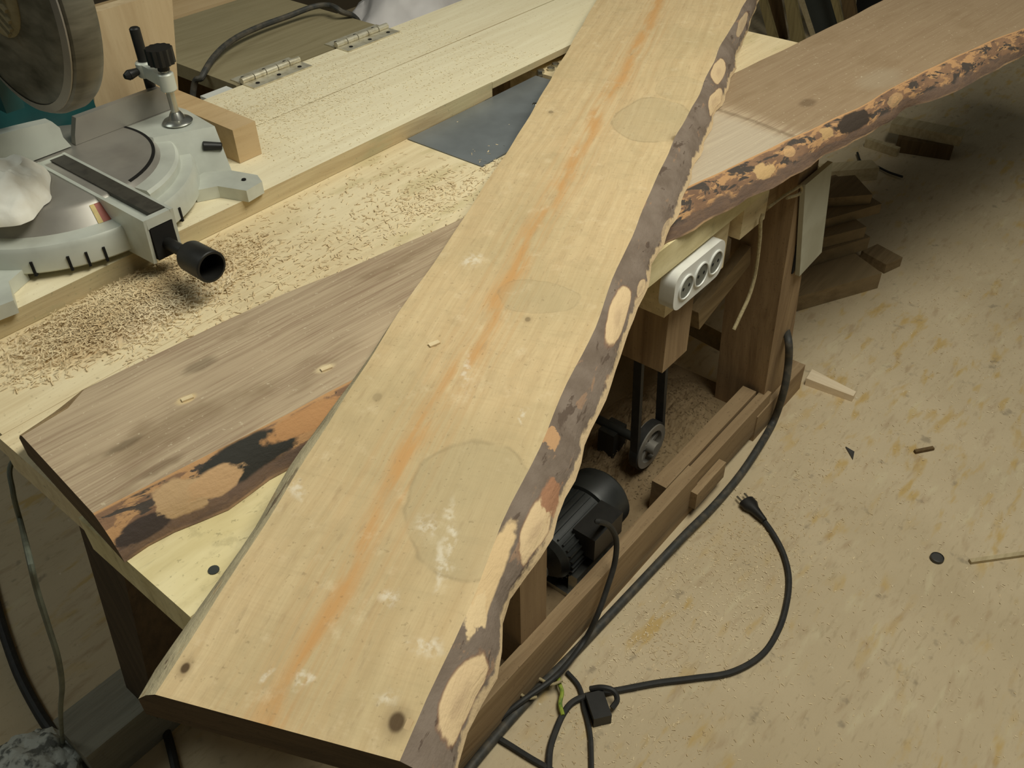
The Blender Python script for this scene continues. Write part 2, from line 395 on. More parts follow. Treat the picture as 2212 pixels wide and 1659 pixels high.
# lower frame
m = MB(); m.box(.30, 1.235, .55, .576, 0, .115); m.bevel(.003); m.build('stretcher', M['frame'], bench)
m = MB(); m.box(1.237, 1.56, .553, .575, .02, .108); m.box(1.15, 1.53, .577, .61, 0, .117); m.bevel(.003); m.build('rear_stretcher', M['frame'], bench)
m = MB(); m.box(1.21, 1.33, .535, .552, .03, .075); m.bevel(.003); m.build('ledge_block', M['frame'], bench)
m = MB(); m.box(1.50, 1.74, .55, .60, 0, .075); m.bevel(.003); m.build('foot_block', M['frame'], bench)
m = MB(); m.box(.105, .62, .985, 1.085, 0, .10); m.bevel(.012, 3); m.build('foot_beam', M['grey_beam'], bench)
m = MB(); m.box(.62, 1.60, .612, 1.10, .0, .03); m.build('shelf', M['shelf'], bench)
a, b = ony(1500, 690, .645), ony(1612, 548, .645); d = b-a
m = MB(); m.obox((a+b)/2, d, (0, 1, 0), d.cross(Vector((0, 1, 0))), d.length, .02, .05); m.build('brace', M['offcut'], bench)
a, b = onz(1470, 680, .17), onz(1608, 752, .17); d = b-a
m = MB(); m.obox((a+b)/2-Vector((0, 0, .017)), d, (-d.y, d.x, 0), (0, 0, 1), d.length, .022, .034); m.bevel(.002); m.build('cross_rail', M['offcut'], bench)
# grey painted board hung on the far leg
a, b, c, d = ony(1740, 400, .548), ony(1799, 350, .548), ony(1775, 545, .548), ony(1727, 597, .548)
m = MB(); m.extr([a, b, c, d], (0, .010, 0)); m.bevel(.001, 1); tag(m.build('hanging_panel', M['grey_panel'], bench), 'grey painted board screwed to the far leg')

# ------------------------------------------------------------------ live-edged boards
def board(name, O, ang, s0, s1, TL, TR, BL, BR, ztop, zbot, mats, label, cat, wob, endcut=(0, 0), n=90, smooth_end=True):
    """plank with a waney edge; polylines are (s, t) in a frame turned by ang about O. mats: top, right wane, left wane, end"""
    ca, sa = math.cos(ang), math.sin(ang); o = Vector((O[0], O[1], 0))
    root = thing(name, (O[0], O[1], zbot), label, cat)
    def W(s, t, z): return Vector((O[0]+ca*s-sa*t, O[1]+sa*s+ca*t, z))
    K = 5
    body, wr, wl = MB(), MB(), MB()
    rows = []
    for i in range(n+1):
        f = i/n; s = s0 + (s1-s0)*f
        wz = lambda a, k, q: wob*noise.noise(Vector((s*k+a, q, a)))
        tl = lerp_poly(TL, s) + wz(1, 9, .3)*.6; tr = lerp_poly(TR, s) + wz(2, 10, .6)*.8
        bl = lerp_poly(BL, s) + wz(1, 9, .3)*.6; br = lerp_poly(BR, s) + wz(4, 14, .1)*1.6
        zt = ztop; sk = endcut[0]*(1-f)+endcut[1]*f
        def Q(t, z): return W(s + sk*(t - tr), t, z)
        top = [Q(tl+(tr-tl)*k/K, zt + (0 if k in (0, K) else 0)) for k in range(K+1)]
        right = []
        for k in range(1, 6):
            g = k/6; bul = .006*math.sin(PI*g) + wob*.5*noise.noise(Vector((s*22, g*3, 5)))
            right.append(Q(tr+(br-tr)*g - bul, zt+(zbot-zt)*g**1.15))
        left = []
        left.append(Q(bl, zt-(zt-zbot)*.40)); left.append(Q(bl+(tl-bl)*.5, zt-(zt-zbot)*.14))
        rows.append((top, right, [Q(br, zbot), Q((br+bl)/2, zbot), Q(bl, zbot)], left, s))
    vb = []
    for top, right, bot, left, s in rows:
        vb.append([body.bm.verts.new(p) for p in top + bot])
    N = len(vb[0])
    uvb = body.bm.loops.layers.uv.new('u')
    for i in range(n):
        for k in list(range(K)) + [K+1, K+2]:
            body.face([vb[i][k], vb[i+1][k], vb[i+1][k+1], vb[i][k+1]], 0)
    # ends (follow the full outline)
    for i in (0, n):
        top, right, bot, left, s = rows[i]
        ring = [body.bm.verts.new(p) for p in top + right + bot + left]
        body.face(ring, 1)
    o1 = body.build('board', [mats[0], mats[3]], root)
    for mb, get, mat, nm in ((wr, lambda r: [r[0][-1]] + r[1] + [r[2][0]], mats[1], 'waney_edge'), (wl, lambda r: [r[2][-1]] + r[3] + [r[0][0]], mats[2], 'waney_edge')):
        uv = mb.bm.loops.layers.uv.new('u'); g = [[mb.bm.verts.new(p) for p in get(r)] for r in rows]
        q = len(g[0])
        for i in range(n):
            for k in range(q-1):
                f = mb.face([g[i][k], g[i+1][k], g[i+1][k+1], g[i][k+1]])
                if f:
                    for lp, (a, b) in zip(f.loops, ((i, k), (i+1, k), (i+1, k+1), (i, k+1))): lp[uv].uv = (rows[a][4], b/(q-1))
        mb.build(nm, mat, root)
    return root
def loc(poly, O, ang, z):
    out = []
    for (x, y) in poly:
        p = onz(x, y, z); dx, dy = p.x-O[0], p.y-O[1]
        out.append((dx*math.cos(ang)+dy*math.sin(ang), -dx*math.sin(ang)+dy*math.cos(ang)))
    return sorted(out)
# --- the big plank lying across everything
PO, PA = (.112, .456), math.radians(22.5)
PZ1, PZ0 = BT+.084, BT+.047
pTL = loc([(340,1490),(560,1150),(790,790),(905,610),(1010,460),(1140,255),(1290,0)], PO, PA, PZ1)
pTR = loc([(880,1620),(930,1500),(985,1380),(1040,1245),(1090,1130),(1170,960),(1240,800),(1310,640),(1380,470),(1455,300),(1520,180),(1560,95),(1610,0)], PO, PA, PZ1)
pBR = loc([(1000,1659),(1030,1545),(1062,1450),(1095,1330),(1140,1240),(1185,1160),(1240,1040),(1310,860),(1345,760),(1380,660),(1425,545),(1480,420),(1520,310),(1565,215),(1605,90),(1640,0)], PO, PA, PZ0)
pBL = [(s, t) for s, t in loc([(285,1530),(345,1425),(410,1335),(480,1240),(548,1140),(640,985)], PO, PA, PZ1-.014)]
pBL += [(s, lerp_poly(pTL, s)+.004) for s in (.55, .8, 1.2, 1.6, 2.2)]
def pst(x, y, z=PZ1): return loc([(x, y)], PO, PA, z)[0]
def plank_top():
    t = NT('sawn_larch_plank_top'); v = t.mapping(t.tc.outputs['Object'], rot=(0, 0, -PA))
    nz = t.ncol(v, 5, 3); w = t.vadd(v, nz, .02)
    X, Y, Zc = t.sep(v)
    g = t.noise(t.mapping(w, sc=(1.6, 45, 1)), 2.0, 6, .6)
    fine = t.noise(t.mapping(w, sc=(6, 190, 1)), 2.0, 2, .6)
    cross = t.noise(t.mapping(w, sc=(220, 14, 1)), 1.0, 2, .6)
    big = t.noise(v, 4.5, 4)
    col = t.ramp(g, [(.28, srgb((206,172,118))), (.66, srgb((222,192,138)))])
    col = t.mix(t.math('MULTIPLY', t.step(fine, .45, .7), .25), col, srgb((194,162,112)))
    col = t.mix(t.math('MULTIPLY', t.step(t.noise(v, 60, 4, .7), .45, .7), .35), col, srgb((196,170,122)))
    col = t.mix(t.math('MULTIPLY', t.step(cross, .5, .75), .16), col, srgb((176,146,100)))
    col = t.mix(t.math('MULTIPLY', t.step(big, .46, .66), .45), col, srgb((186,164,114)))
    # heart streak: centre line in (s,t)
    p0, p1 = pst(620, 1480), pst(1430, 0); sl = (p1[1]-p0[1])/(p1[0]-p0[0])
    cen = t.math('MULTIPLY_ADD', X, sl, p0[1]-sl*p0[0])
    wav = t.math('MULTIPLY_ADD', t.noise(t.mapping(v, sc=(1, 0, 0)), 5, 2), .05, -.025)
    dlt = t.math('SUBTRACT', t.math('SUBTRACT', Y, cen), wav)
    ad = t.math('ABSOLUTE', dlt)
    rings = t.noise(t.mapping(t.vadd(v, nz, .012), sc=(2.2, 95, 1)), 1.6, 3, .6)
    near = t.math('SUBTRACT', 1.0, t.step(ad, .012, .062))
    col = t.mix(t.math('MULTIPLY', t.math('MULTIPLY', t.step(rings, .40, .68), near), .42), col, srgb((206,154,92)))
    core = t.math('SUBTRACT', 1.0, t.step(t.math('MULTIPLY_ADD', fine, .012, ad), .006, .026))
    brk = t.step(t.noise(t.mapping(v, sc=(3, 16, 1)), 3, 4), .36, .56)
    col = t.mix(t.math('MULTIPLY', t.math('MULTIPLY', core, brk), .8), col, srgb((212,150,78)))
    gr = t.noise(v, 26, 5, .65)
    col = t.mix(t.math('MULTIPLY', t.step(gr, .5, .7), .32), col, srgb((184,158,110)))
    col = t.mix(t.math('MULTIPLY', t.step(t.noise(t.mapping(v, (8, 2, 0)), 30, 5, .65), .56, .74), .35), col, srgb((236,212,166)))
    fl = t.noise(t.mapping(w, (3, 3, 0), sc=(14, 70, 1)), 2.0, 3, .6)
    col = t.mix(t.math('MULTIPLY', t.step(fl, .58, .72), .3), col, srgb((170,138,96)))
    # water stains: soft grey fill with a darker rim
    wv = t.vadd(v, t.ncol(v, 13, 4), .034)
    for (x, y, rx, ry, rot, k) in ((1020,1090,.082,.062,.35,.4), (1410,258,.085,.060,.1,.45), (1165,640,.034,.050,.1,.3), (1470,190,.05,.04,0,.2)):
        s, tt = pst(x, y); e, l = t.ell(wv, s+.017, tt+.017, rx, ry, rot, .08)
        col = t.mix(t.math('MULTIPLY', e, .38*k*2), col, srgb((174,158,116)))
        col = t.mix(t.math('MULTIPLY', t.math('MULTIPLY', t.ring(l, .05), t.step(t.noise(v, 40, 4), .3, .6)), k*.75), col, srgb((138,118,82)))
    # chalky smears
    for (x, y, rx, ry, rot) in ((975,1150,.035,.004,.35),(950,1215,.03,.004,.2),(925,1135,.012,.01,0),(915,1395,.008,.014,0),(840,1510,.008,.007,0),(1130,900,.012,.0025,.3),(1010,800,.03,.004,.3),(640,1055,.02,.006,.7),(1020,562,.016,.012,0),(575,1460,.006,.004,0),(655,1465,.007,.005,0),(845,1290,.006,.008,0)):
        s, tt = pst(x, y); e, l = t.ell(t.vadd(v, t.ncol(v, 55, 3), .022), s+.011, tt+.011, rx*.9, ry*.9, rot, .8)
        e = t.math('MULTIPLY', e, t.step(t.noise(v, 130, 3), .38, .62))
        col = t.mix(t.math('MULTIPLY', e, .6), col, srgb((236,224,198)))
    # knots and nail holes
    for (x, y, r, k) in ((400,1443,.0042,1), (857,1560,.0075,1), (1463,300,.011,.6), (1190,242,.005,.5), (815,858,.006,.25), (1140,690,.004,.5), (940,745,.003,.4)):
        s, tt = pst(x, y); e, l = t.ell(v, s, tt, r*1.1, r*.8, .2, .3)
        col = t.mix(t.math('MULTIPLY', e, .9*k), col, srgb((60,42,24)))
        e2, l2 = t.ell(v, s, tt, r*1.9, r*1.4, .2, .5)
        col = t.mix(t.math('MULTIPLY', e2, .35*k), col, srgb((110,80,48)))
    sp = t.step(t.noise(v, 210, 2), .64, .74)
    col = t.mix(t.math('MULTIPLY', sp, .3), col, srgb((120,96,62)))
    return t.done(col, .8, t.math('ADD', fine, cross), .22, .0012, spec=.2)
def bark(name, base, base2, dark, orange, pale, spots, dark_amt, edge_pale=.0, orange_amt=.4, irregular=(), low=None):
    """waney edge: u = metres along the board, v = 0 at the upper arris, 1 at the lower"""
    t = NT(name); uvn = t.n.new('ShaderNodeUVMap'); uvn.uv_map = 'u'
    uv = t.mapping(uvn.outputs[0], sc=(1, .06, 1)); ov = t.tc.outputs['Object']
    n1 = t.noise(t.mapping(ov, sc=(1, 1, 1)), 22, 5)
    col = t.mix(t.step(n1, .35, .7), srgb(base), srgb(base2))
    n2 = t.noise(t.mapping(uv, (3, 2, 0), sc=(9, 26, 1)), 2.4, 5, .6, .3)
    col = t.mix(t.math('MULTIPLY', t.step(n2, .64-.3*orange_amt, .70-.3*orange_amt), .85), col, srgb(orange))
    n3 = t.noise(t.mapping(uv, (7, 5, 0), sc=(7, 20, 1)), 2.4, 5, .65, .5)
    col = t.mix(t.step(n3, .66-.2*dark_amt, .70-.2*dark_amt), col, srgb(dark))
    U, V, _ = t.sep(uvn.outputs[0])
    if low:
        lw = t.math('MULTIPLY_ADD', t.noise(t.mapping(uv, (1, 9, 0), sc=(16, 20, 1)), 1.5, 4), .7, V)
        col = t.mix(t.math('MULTIPLY', t.step(lw, .92, 1.02), .9), col, srgb(low))
        col = t.mix(t.math('MULTIPLY', t.step(V, .93, .97), t.math('MULTIPLY', t.step(t.noise(uv, 9, 3), .4, .6), .5)), col, srgb(pale))
        col = t.mix(t.math('SUBTRACT', 1.0, t.step(V, .02, .06)), col, srgb(orange))
    if edge_pale:
        rag = t.math('MULTIPLY_ADD', t.noise(t.mapping(uv, sc=(50, 40, 1)), 1, 4), .5, V)
        col = t.mix(t.math('MULTIPLY', t.step(rag, 1.02, 1.12), edge_pale), col, srgb(pale))
    uvw = t.vadd(uvn.outputs[0], t.ncol(t.mapping(uvn.outputs[0], sc=(1, .1, 1)), 34, 4), .03)
    for (u, vv, ru, rv, rot, k) in spots:
        e, l = t.ell(uvw, u+.015, vv+.015, ru, rv, rot, .06)
        col = t.mix(t.math('MULTIPLY', t.ring(l, .12), .6*k), col, srgb((150,100,66)))
        col = t.mix(t.math('MULTIPLY', e, k), col, srgb(pale))
        e2, l2 = t.ell(uvw, u+.01, vv+.01, ru*.35, rv*.35, rot, .6)
        col = t.mix(t.math('MULTIPLY', e2, .3*k), col, srgb(orange))
    uvi = t.vadd(uvn.outputs[0], t.ncol(t.mapping(uvn.outputs[0], sc=(1, .08, 1)), 60, 4), .05)
    for (u, vv, ru, rv, cc) in irregular:
        e, l = t.ell(uvi, u+.025, vv+.025, ru, rv, 0, .12)
        col = t.mix(e, col, srgb(cc))
    f = t.noise(ov, 140, 3)
    return t.done(col, .85, t.math('ADD', n3, t.math('MULTIPLY', f, .5)), .5, .004, spec=.2)
def us(x, y): return loc([(x, y)], PO, PA, (PZ0+PZ1)/2)[0][0]
plank_spots = [(us(993,1510),.48,.040,.30,0,1), (us(1152,1135),.55,.042,.26,0,1), (us(1338,690),.40,.060,.26,0,1), (us(1385,610),.75,.018,.14,0,.8),
               (us(1553,165),.28,.055,.24,0,.9), (us(1545,215),.62,.055,.24,0,.9), (us(1600,60),.35,.07,.2,0,.6), (us(1440,480),.8,.03,.12,0,.5)]
plank_irr = [(us(1050,1260), .16, .06, .20, (222,186,130)), (us(1015,1345), .16, .018, .2, (226,194,140)), (us(1205,1075), .62, .022, .26, (172,118,82)), (us(1172,968), .1, .012, .16, (196,146,96))]
M['plank_top'] = plank_top()
M['plank_bark'] = bark('grey_brown_inner_bark', (134,116,100), (116,98,82), (100,82,68), (158,122,92), (224,190,138), plank_spots, .35, .85, .12, plank_irr)
M['plank_bark_left'] = bark('dull_pale_wane', (196,180,138), (170,154,118), (120,100,76), (190,160,112), (206,186,138), [], .3, .3, .1)
M['end_grain'] = wood('dark_sawn_end_grain', (112,86,54), (80,60,36), None, rot=(0,0,PI/2), stretch=(4, 10, 40), speck=.5, speckcol=(60,44,26))
plank = board('live_edge_plank', PO, PA, 0.0, 2.32, pTL, pTR, pBL, pBR, PZ1, PZ0, [M['plank_top'], M['plank_bark'], M['plank_bark_left'], M['end_grain']],
      'long tan waney-edged plank with orange heart streak and water stains, lying across slab and bench', 'plank', .006, endcut=(-.02, 0))
sp_ = ony(862, 1590, .285)
m = MB(); c0 = onz(872, 1585, PZ1); m.hexa([c0+Vector(q) for q in ((-.010,-.002,-.016),(-.0085,-.005,-.017),(-.002,-.003,-.001),(-.003,.001,-.001),(-.0105,-.0015,-.0145),(-.009,-.0045,-.0155),(.012,.001,.0012),(.010,.006,.0012))])
m.build('splinter', M['fresh'], plank)
# --- the bark-edged slab on the bench
SO, SA = (.19, .70), math.radians(-5.5)
SZ1, SZ0 = BT+.045, BT+.001
sTL = loc([(53,938),(170,867),(172,846),(320,772),(470,702),(600,640),(800,560),(1010,465),(1300,300),(1570,165),(1720,95),(1870,20)], SO, SA, SZ1)
sTR = loc([(205,1110),(350,1035),(500,955),(640,888),(765,820),(1130,600),(1490,400),(1600,350),(1700,300),(1850,235),(2000,150),(2110,100),(2212,60)], SO, SA, SZ1)
sBR = loc([(270,1215),(440,1120),(640,1010),(900,850),(1180,680),(1450,520),(1600,440),(1700,388),(1800,330),(1890,282),(1950,240),(2050,205),(2212,120)], SO, SA, SZ0)
sBL = [(s, lerp_poly(sTL, s) + (.022 if s < .085 else .003)) for s in (0, .08, .09, .3, .6, 1, 1.5, 2.0)]
def sst(x, y, z=SZ1): return loc([(x, y)], SO, SA, z)[0]
def slab_top():
    t = NT('weathered_slab_top'); v = t.mapping(t.tc.outputs['Object'], rot=(0, 0, -SA))
    nz = t.ncol(v, 5, 3); w = t.vadd(v, nz, .015); X, Y, _ = t.sep(v)
    g = t.noise(t.mapping(w, sc=(1.5, 50, 1)), 2.0, 6, .6); fine = t.noise(t.mapping(w, sc=(4, 170, 1)), 2.0, 2, .6)
    big = t.noise(t.mapping(v, sc=(1, 2, 1)), 4.0, 4)
    col = t.ramp(g, [(.3, srgb((162,135,104))), (.65, srgb((195,171,134)))])
    col = t.mix(t.math('MULTIPLY', t.step(fine, .45, .68), .5), col, srgb((140,104,78)))
    col = t.mix(t.math('MULTIPLY', t.step(big, .45, .68), .55), col, srgb((200,174,136)))
    col = t.mix(t.math('MULTIPLY', t.step(t.noise(t.mapping(v, (4, 3, 0), sc=(1, 2, 1)), 6, 4), .55, .7), .5), col, srgb((128,100,66)))
    # paler grey wedge just past the plank, browner wood beyond its dark check line
    a, b = sst(1560, 240), sst(1750, 310); k = (b[1]-a[1])/(b[0]-a[0])
    far = t.math('SUBTRACT', X, t.math('MULTIPLY_ADD', Y, 1/k, a[0]-a[1]/k))
    far = t.math('MULTIPLY_ADD', t.noise(v, 12, 3), .03, t.math('SUBTRACT', far, .015))
    gate = t.step(X, min(a[0], b[0])-.42, min(a[0], b[0])-.36)
    inner = t.math('MULTIPLY', t.math('SUBTRACT', 1.0, t.step(far, -.03, .004)), gate)
    col = t.mix(t.math('MULTIPLY', inner, .6), col, srgb((196,180,152)))
    outer = t.math('MULTIPLY', t.step(far, .0, .05), gate)
    col = t.mix(t.math('MULTIPLY', outer, .75), col, srgb((148,119,84)))
    ln = t.math('MULTIPLY', t.math('SUBTRACT', 1.0, t.step(t.math('ABSOLUTE', far), .001, .010)), gate)
    col = t.mix(t.math('MULTIPLY', ln, .5), col, srgb((118,96,70)))
    for (x, y, rx, ry, kk, cc) in ((1745,222,.02,.012,.6,(104,80,54)), (270,960,.02,.006,.5,(90,70,46)), (700,795,.012,.006,.8,(220,196,146)), (402,863,.012,.006,.9,(220,190,132)), (430,790,.02,.01,.5,(104,84,60)), (345,1010,.025,.006,.5,(110,84,56)), (1900,170,.06,.03,.4,(170,152,122))):
        s, tt = sst(x, y); e, l = t.ell(t.vadd(v, t.ncol(v, 40, 2), .01), s+.005, tt+.005, rx, ry, 0, .4)
        col = t.mix(t.math('MULTIPLY', e, kk), col, srgb(cc))
    sp = t.step(t.noise(v, 190, 2), .67, .74); col = t.mix(t.math('MULTIPLY', sp, .4), col, srgb((224,208,170)))
    return t.done(col, .82, fine, .3, .0012, spec=.2)
def su(x, y): return loc([(x, y)], SO, SA, (SZ0+SZ1)/2)[0][0]
slab_irr = [(su(505,970),.35,.055,.34,(58,56,50)), (su(300,1130),.62,.03,.2,(74,62,56)), (su(380,1070),.42,.026,.34,(198,158,108)), (su(465,1040),.45,.03,.22,(204,158,106)),
            (su(640,900),.25,.05,.2,(196,138,82)), (su(1650,375),.45,.02,.22,(206,164,104)), (su(1780,300),.3,.016,.2,(196,154,96)), (su(1830,270),.35,.05,.3,(70,58,48))]
M['slab_top'] = slab_top()
M['slab_bark'] = bark('orange_and_black_bark', (150,110,78), (128,94,70), (80,70,62), (200,146,90), (216,168,108), [(su(1700,340),.3,.014,.16,0,.6), (su(1920,220),.4,.028,.2,0,.5)], .62, .0, .5, slab_irr, (116,92,76))
M['slab_wane'] = bark('dull_back_wane', (170,140,96), (150,118,76), (110,86,56), (186,150,96), (210,186,134), [], .1, 0, .3)
slab = board('bark_edged_slab', SO, SA, .0, 3.0, sTL, sTR, sBL, sBR, SZ1, SZ0, [M['slab_top'], M['slab_bark'], M['slab_wane'], M['end_grain']],
      'greyish-brown slab with flaky orange and black bark edge, lying along the bench under the plank', 'slab', .006, endcut=(-.02, 0), n=110)

# ------------------------------------------------------------------ mitre saw
SC = Vector((.507, 1.305, 0)); H = lambda h: BT + h
saw = thing('mitre_saw', (SC.x, SC.y, RB), 'grey cast mitre saw with teal body and black knob standing on raised boards', 'mitre saw')
base = MB()
# scale ring
base.lathe([(.150, H(.041)), (.194, H(.041)), (.197, H(.044)), (.196, H(.073)), (.192, H(.079)), (.150, H(.081))], (SC.x, SC.y, 0), (0,0,1), 80, PI*1.0, PI*2.0-.42)
base.lathe([(.1445, H(.040)), (.1755, H(.040)), (.1755, H(.092)), (.1715, H(.0965)), (.1445, H(.0985)), (.1445, H(.040))], (SC.x, SC.y, 0), (0,0,1), 40, -1.29, -.10)
base.lathe([(.0, H(.034)), (.125, H(.034)), (.125, H(.06)), (0, H(.06))], (SC.x, SC.y, 0), (0,0,1), 48)
def wing(sg):
    f = lambda x: SC.x + sg*(x - SC.x)
    q = [(.652,1.268),(.736,1.226),(.747,1.318),(.742,1.36),(.62,1.37),(.64,1.32)]
    b = [(.636,1.236),(.730,1.196),(.758,1.318),(.75,1.372),(.60,1.38),(.60,1.31)]
    o = MB(); o.prism([(f(x), y) for x, y in b], H(.034), H(.105), [(f(x), y) for x, y in q]); o.bevel(.006, 3)
    tmp = bpy.data.meshes.new('t'); o.bm.to_mesh(tmp); base.bm.from_mesh(tmp); o.bm.free(); bpy.data.meshes.remove(tmp)
    # foot
    if sg > 0: fp = [(onz(*p, H(.05)).x, onz(*p, H(.05)).y) for p in ((566,392),(556,378),(500,368),(440,372),(400,400),(420,412),(470,402),(532,412))]
    else: fp = [(f(x), y) for x, y in [(onz(*p, H(.05)).x, onz(*p, H(.05)).y) for p in ((566,392),(556,378),(500,368),(440,372),(400,400),(420,412),(470,402),(532,412))]]
    o = MB(); o.prism(fp, H(.0305), H(.05)); o.bevel(.004, 2)
    tmp = bpy.data.meshes.new('t'); o.bm.to_mesh(tmp); base.bm.from_mesh(tmp); o.bm.free(); bpy.data.meshes.remove(tmp)
wing(1); wing(-1)
# rear bridge of the casting, with two back feet
base.box(.30, .714, 1.34, 1.40, H(.0305), H(.085))
baseo = base.build('base', M['cast'], saw)
# notches in the scale ring
for (px, py) in ((68, 578), (148, 567), (188, 558), (225, 546), (388, 445)):
    best = None
    for k in range(400):
        a = PI + PI*k/400; p = Vector((SC.x+.1972*math.cos(a), SC.y+.1972*math.sin(a), H(.056)))
        d = RW.transposed() @ (p - Vector((0,0,CAMH))); x = 1106 + d.x*F_PX/-d.z; y = 829.5 - d.y*F_PX/-d.z
        e = (x-px)**2 + .1*(y-py)**2
        if best is None or e < best[0]: best = (e, p, a)
    _, p, a = best
    m = MB(); m.obox(Vector((SC.x+.194*math.cos(a), SC.y+.194*math.sin(a), H(.050))), (-math.sin(a), math.cos(a), 0), (math.cos(a), math.sin(a), 0), (0,0,1), .0036, .009, .022); m.build('scale_notch', M['slot'], baseo)

# foot screws
m = MB(); p = onz(527, 389, H(.05)); m.cyl(p, p+Vector((0,0,.002)), .0035, 12); m.build('foot_screw', M['slot'], baseo)
# side clamp bolt
m = MB(); p = onz(455, 315, H(.080)); m.cyl(p+Vector((-.01, .006, .002)), p+Vector((.014, -.010, -.003)), .0075, 16, .006, .0015); m.build('side_bolt', M['black'], baseo)
# turntable
tt = MB(); tt.lathe([(0, H(.06)), (.166, H(.06)), (.166, H(.080)), (.1475, H(.1015)), (.1445, H(.1045)), (.1410, H(.1062)), (0, H(.1062))], (SC.x, SC.y, 0), (0,0,1), 72)
tto = tt.build('turntable', M['cast_worn'], saw)
tag(tto, 'round worn bare metal table')
# slit round the turntable and badge
m = MB(); m.lathe([(.1400, H(.1025)), (.1445, H(.1025)), (.1445, H(.1066)), (.1400, H(.1066))], (SC.x, SC.y, 0), (0,0,1), 48, -1.28, .30); m.build('table_gap', M['slot'], tto)
# arm
AX0, AX1, AY0 = .492, .538, 1.048
arm = MB()
arm.extr([(AX0, 1.325, H(.108)), (AX0, AY0, H(.108)), (AX0, AY0+.006, H(.040)), (AX0, AY0+.10, H(.036)), (AX0, 1.17, H(.04)), (AX0, 1.325, H(.04))], (.005, 0, 0))
arm.extr([(AX1-.005, 1.325, H(.108)), (AX1-.005, AY0, H(.108)), (AX1-.005, AY0+.006, H(.040)), (AX1-.005, AY0+.10, H(.036)), (AX1-.005, 1.17, H(.04)), (AX1-.005, 1.325, H(.04))], (.005, 0, 0))
arm.box(AX0+.004, AX1-.004, AY0+.012, 1.325, H(.085), H(.102)); arm.box(AX0+.004, AX1-.004, AY0+.0005, AY0+.010, H(.093), H(.1075)); arm.box(AX0+.004, AX1-.004, 1.312, 1.324, H(.09), H(.1075))
arm.bevel(.0015, 2)
armo = arm.build('turntable_arm', M['cast'], saw)
m = MB(); m.box(AX0+.018, AX1-.005, AY0+.012, 1.316, H(.1005), H(.1085)); m.bevel(.001, 1); m.build('kerf_insert', M['insert'], armo)
m = MB(); m.box(AX0+.006, AX1-.006, AY0+.0005, AY0+.012, H(.045), H(.094)); m.build('arm_recess', M['slot'], armo)
# lock handle
m = MB(); kx, kz = .517, H(.0635)
m.cyl((kx, AY0+.01, kz), (kx, .998, kz), .0085, 18); m.lathe([(.010, 0), (.0195, .004), (.0215, .008), (.0222, .052), (.0212, .0535), (.0185, .0535), (.0175, .018), (0, .017)], (kx, 1.003, kz), (0, -1, 0), 36)
m.build('lock_knob', M['black'], saw)
# pointer label on the turntable wall
m = MB()
a = math.atan2(-.1405, .0) ; 
for (a0, a1, mi) in ((4.515, 4.555, 1), (4.555, 4.625, 0), (4.625, 4.655, 1)):
    m.mi = mi; m.lathe([(.160, H(.0805)), (.1675, H(.0805)), (.1500, H(.1005)), (.143, H(.1005))], (SC.x, SC.y, 0), (0,0,1), 4, a0, a1)
m.build('angle_pointer', [M['red'], M['yellow']], tto)
# fence
fen = MB(); FY = 1.335
fen.extr([(.562, FY, H(.107)), (.566, FY, H(.122)), (.576, FY, H(.1455)), (.722, FY, H(.1455)), (.742, FY, H(.107))], (0, .012, 0))
fen.box(.562, .742, FY, FY+.045, H(.085), H(.1065)); fen.bevel(.0015, 2)
fen.build('fence', M['cast_worn'], saw)
fen = MB()
L_ = [(.28, FY, H(.108)), (.28, FY, H(.150))] + [(.30+.24*k/10, FY, H(.148 + .014*math.sin(PI*(.15+.75*k/10)))) for k in range(11)] + [(.548, FY, H(.14)), (.548, FY, H(.125)), (.555, FY, H(.108))]
fen.extr(L_, (0, .02, 0)); fen.bevel(.002, 2); fen.build('fence', M['cast'], saw)
# vice
vice = MB(); r0 = Vector((.716, 1.352, H(.10))); vice.cyl(r0, (.716, 1.352, H(.238)), .0082, 20, bev=.002)
vo = vice.build('vice_post', M['black'], saw)
s0 = Vector((.708, 1.283, 0))
m = MB(); d = Vector((s0.x-r0.x, s0.y-r0.y, 0)); L = d.length
zc = H(.174); m.obox((r0+s0)/2*Vector((1,1,0)) if False else Vector(((r0.x+s0.x)/2, (r0.y+s0.y)/2, zc)), d, (d.y, -d.x, 0), (0,0,1), L, .018, .020)
m.cyl((r0.x, r0.y, zc-.012), (r0.x, r0.y, zc+.012), .014, 20, bev=.002); m.cyl((s0.x, s0.y, zc-.016), (s0.x, s0.y, zc+.012), .0125, 20, bev=.002)
m.build('vice_arm', M['cast'], vo)
m = MB(); m.cyl((r0.x-.012, r0.y, zc), (r0.x-.030, r0.y+.002, zc-.002), .0055, 12, .008, .002); m.cyl((r0.x-.030, r0.y+.002, zc-.002), (r0.x-.037, r0.y+.002, zc-.002), .008, 12, .004); m.build('vice_thumbscrew', M['black'], vo)
m = MB(); m.cyl((s0.x, s0.y, H(.122)), (s0.x, s0.y, H(.198)), .0062, 18); m.build('vice_screw', M['steel'], vo)
m = MB(); m.lathe([(0, H(.107)), (.023, H(.107)), (.0235, H(.1085)), (.021, H(.111)), (.013, H(.1135)), (.0105, H(.119)), (.0075, H(.124)), (0, H(.125))], (s0.x, s0.y, 0), (0,0,1), 32); m.build('vice_pad', M['steel'], vo)
m = MB()
pr = []
for k in range(48):
    a = 2*PI*k/48; r = .0195 + .0011*math.cos(a*12); pr.append((s0.x+r*math.cos(a), s0.y+r*math.sin(a)))
m.prism(pr, H(.200), H(.224)); m.cyl((s0.x, s0.y, H(.19)), (s0.x, s0.y, H(.201)), .009, 18); m.bevel(.0015, 2, .9); m.build('vice_knob', M['black'], vo)
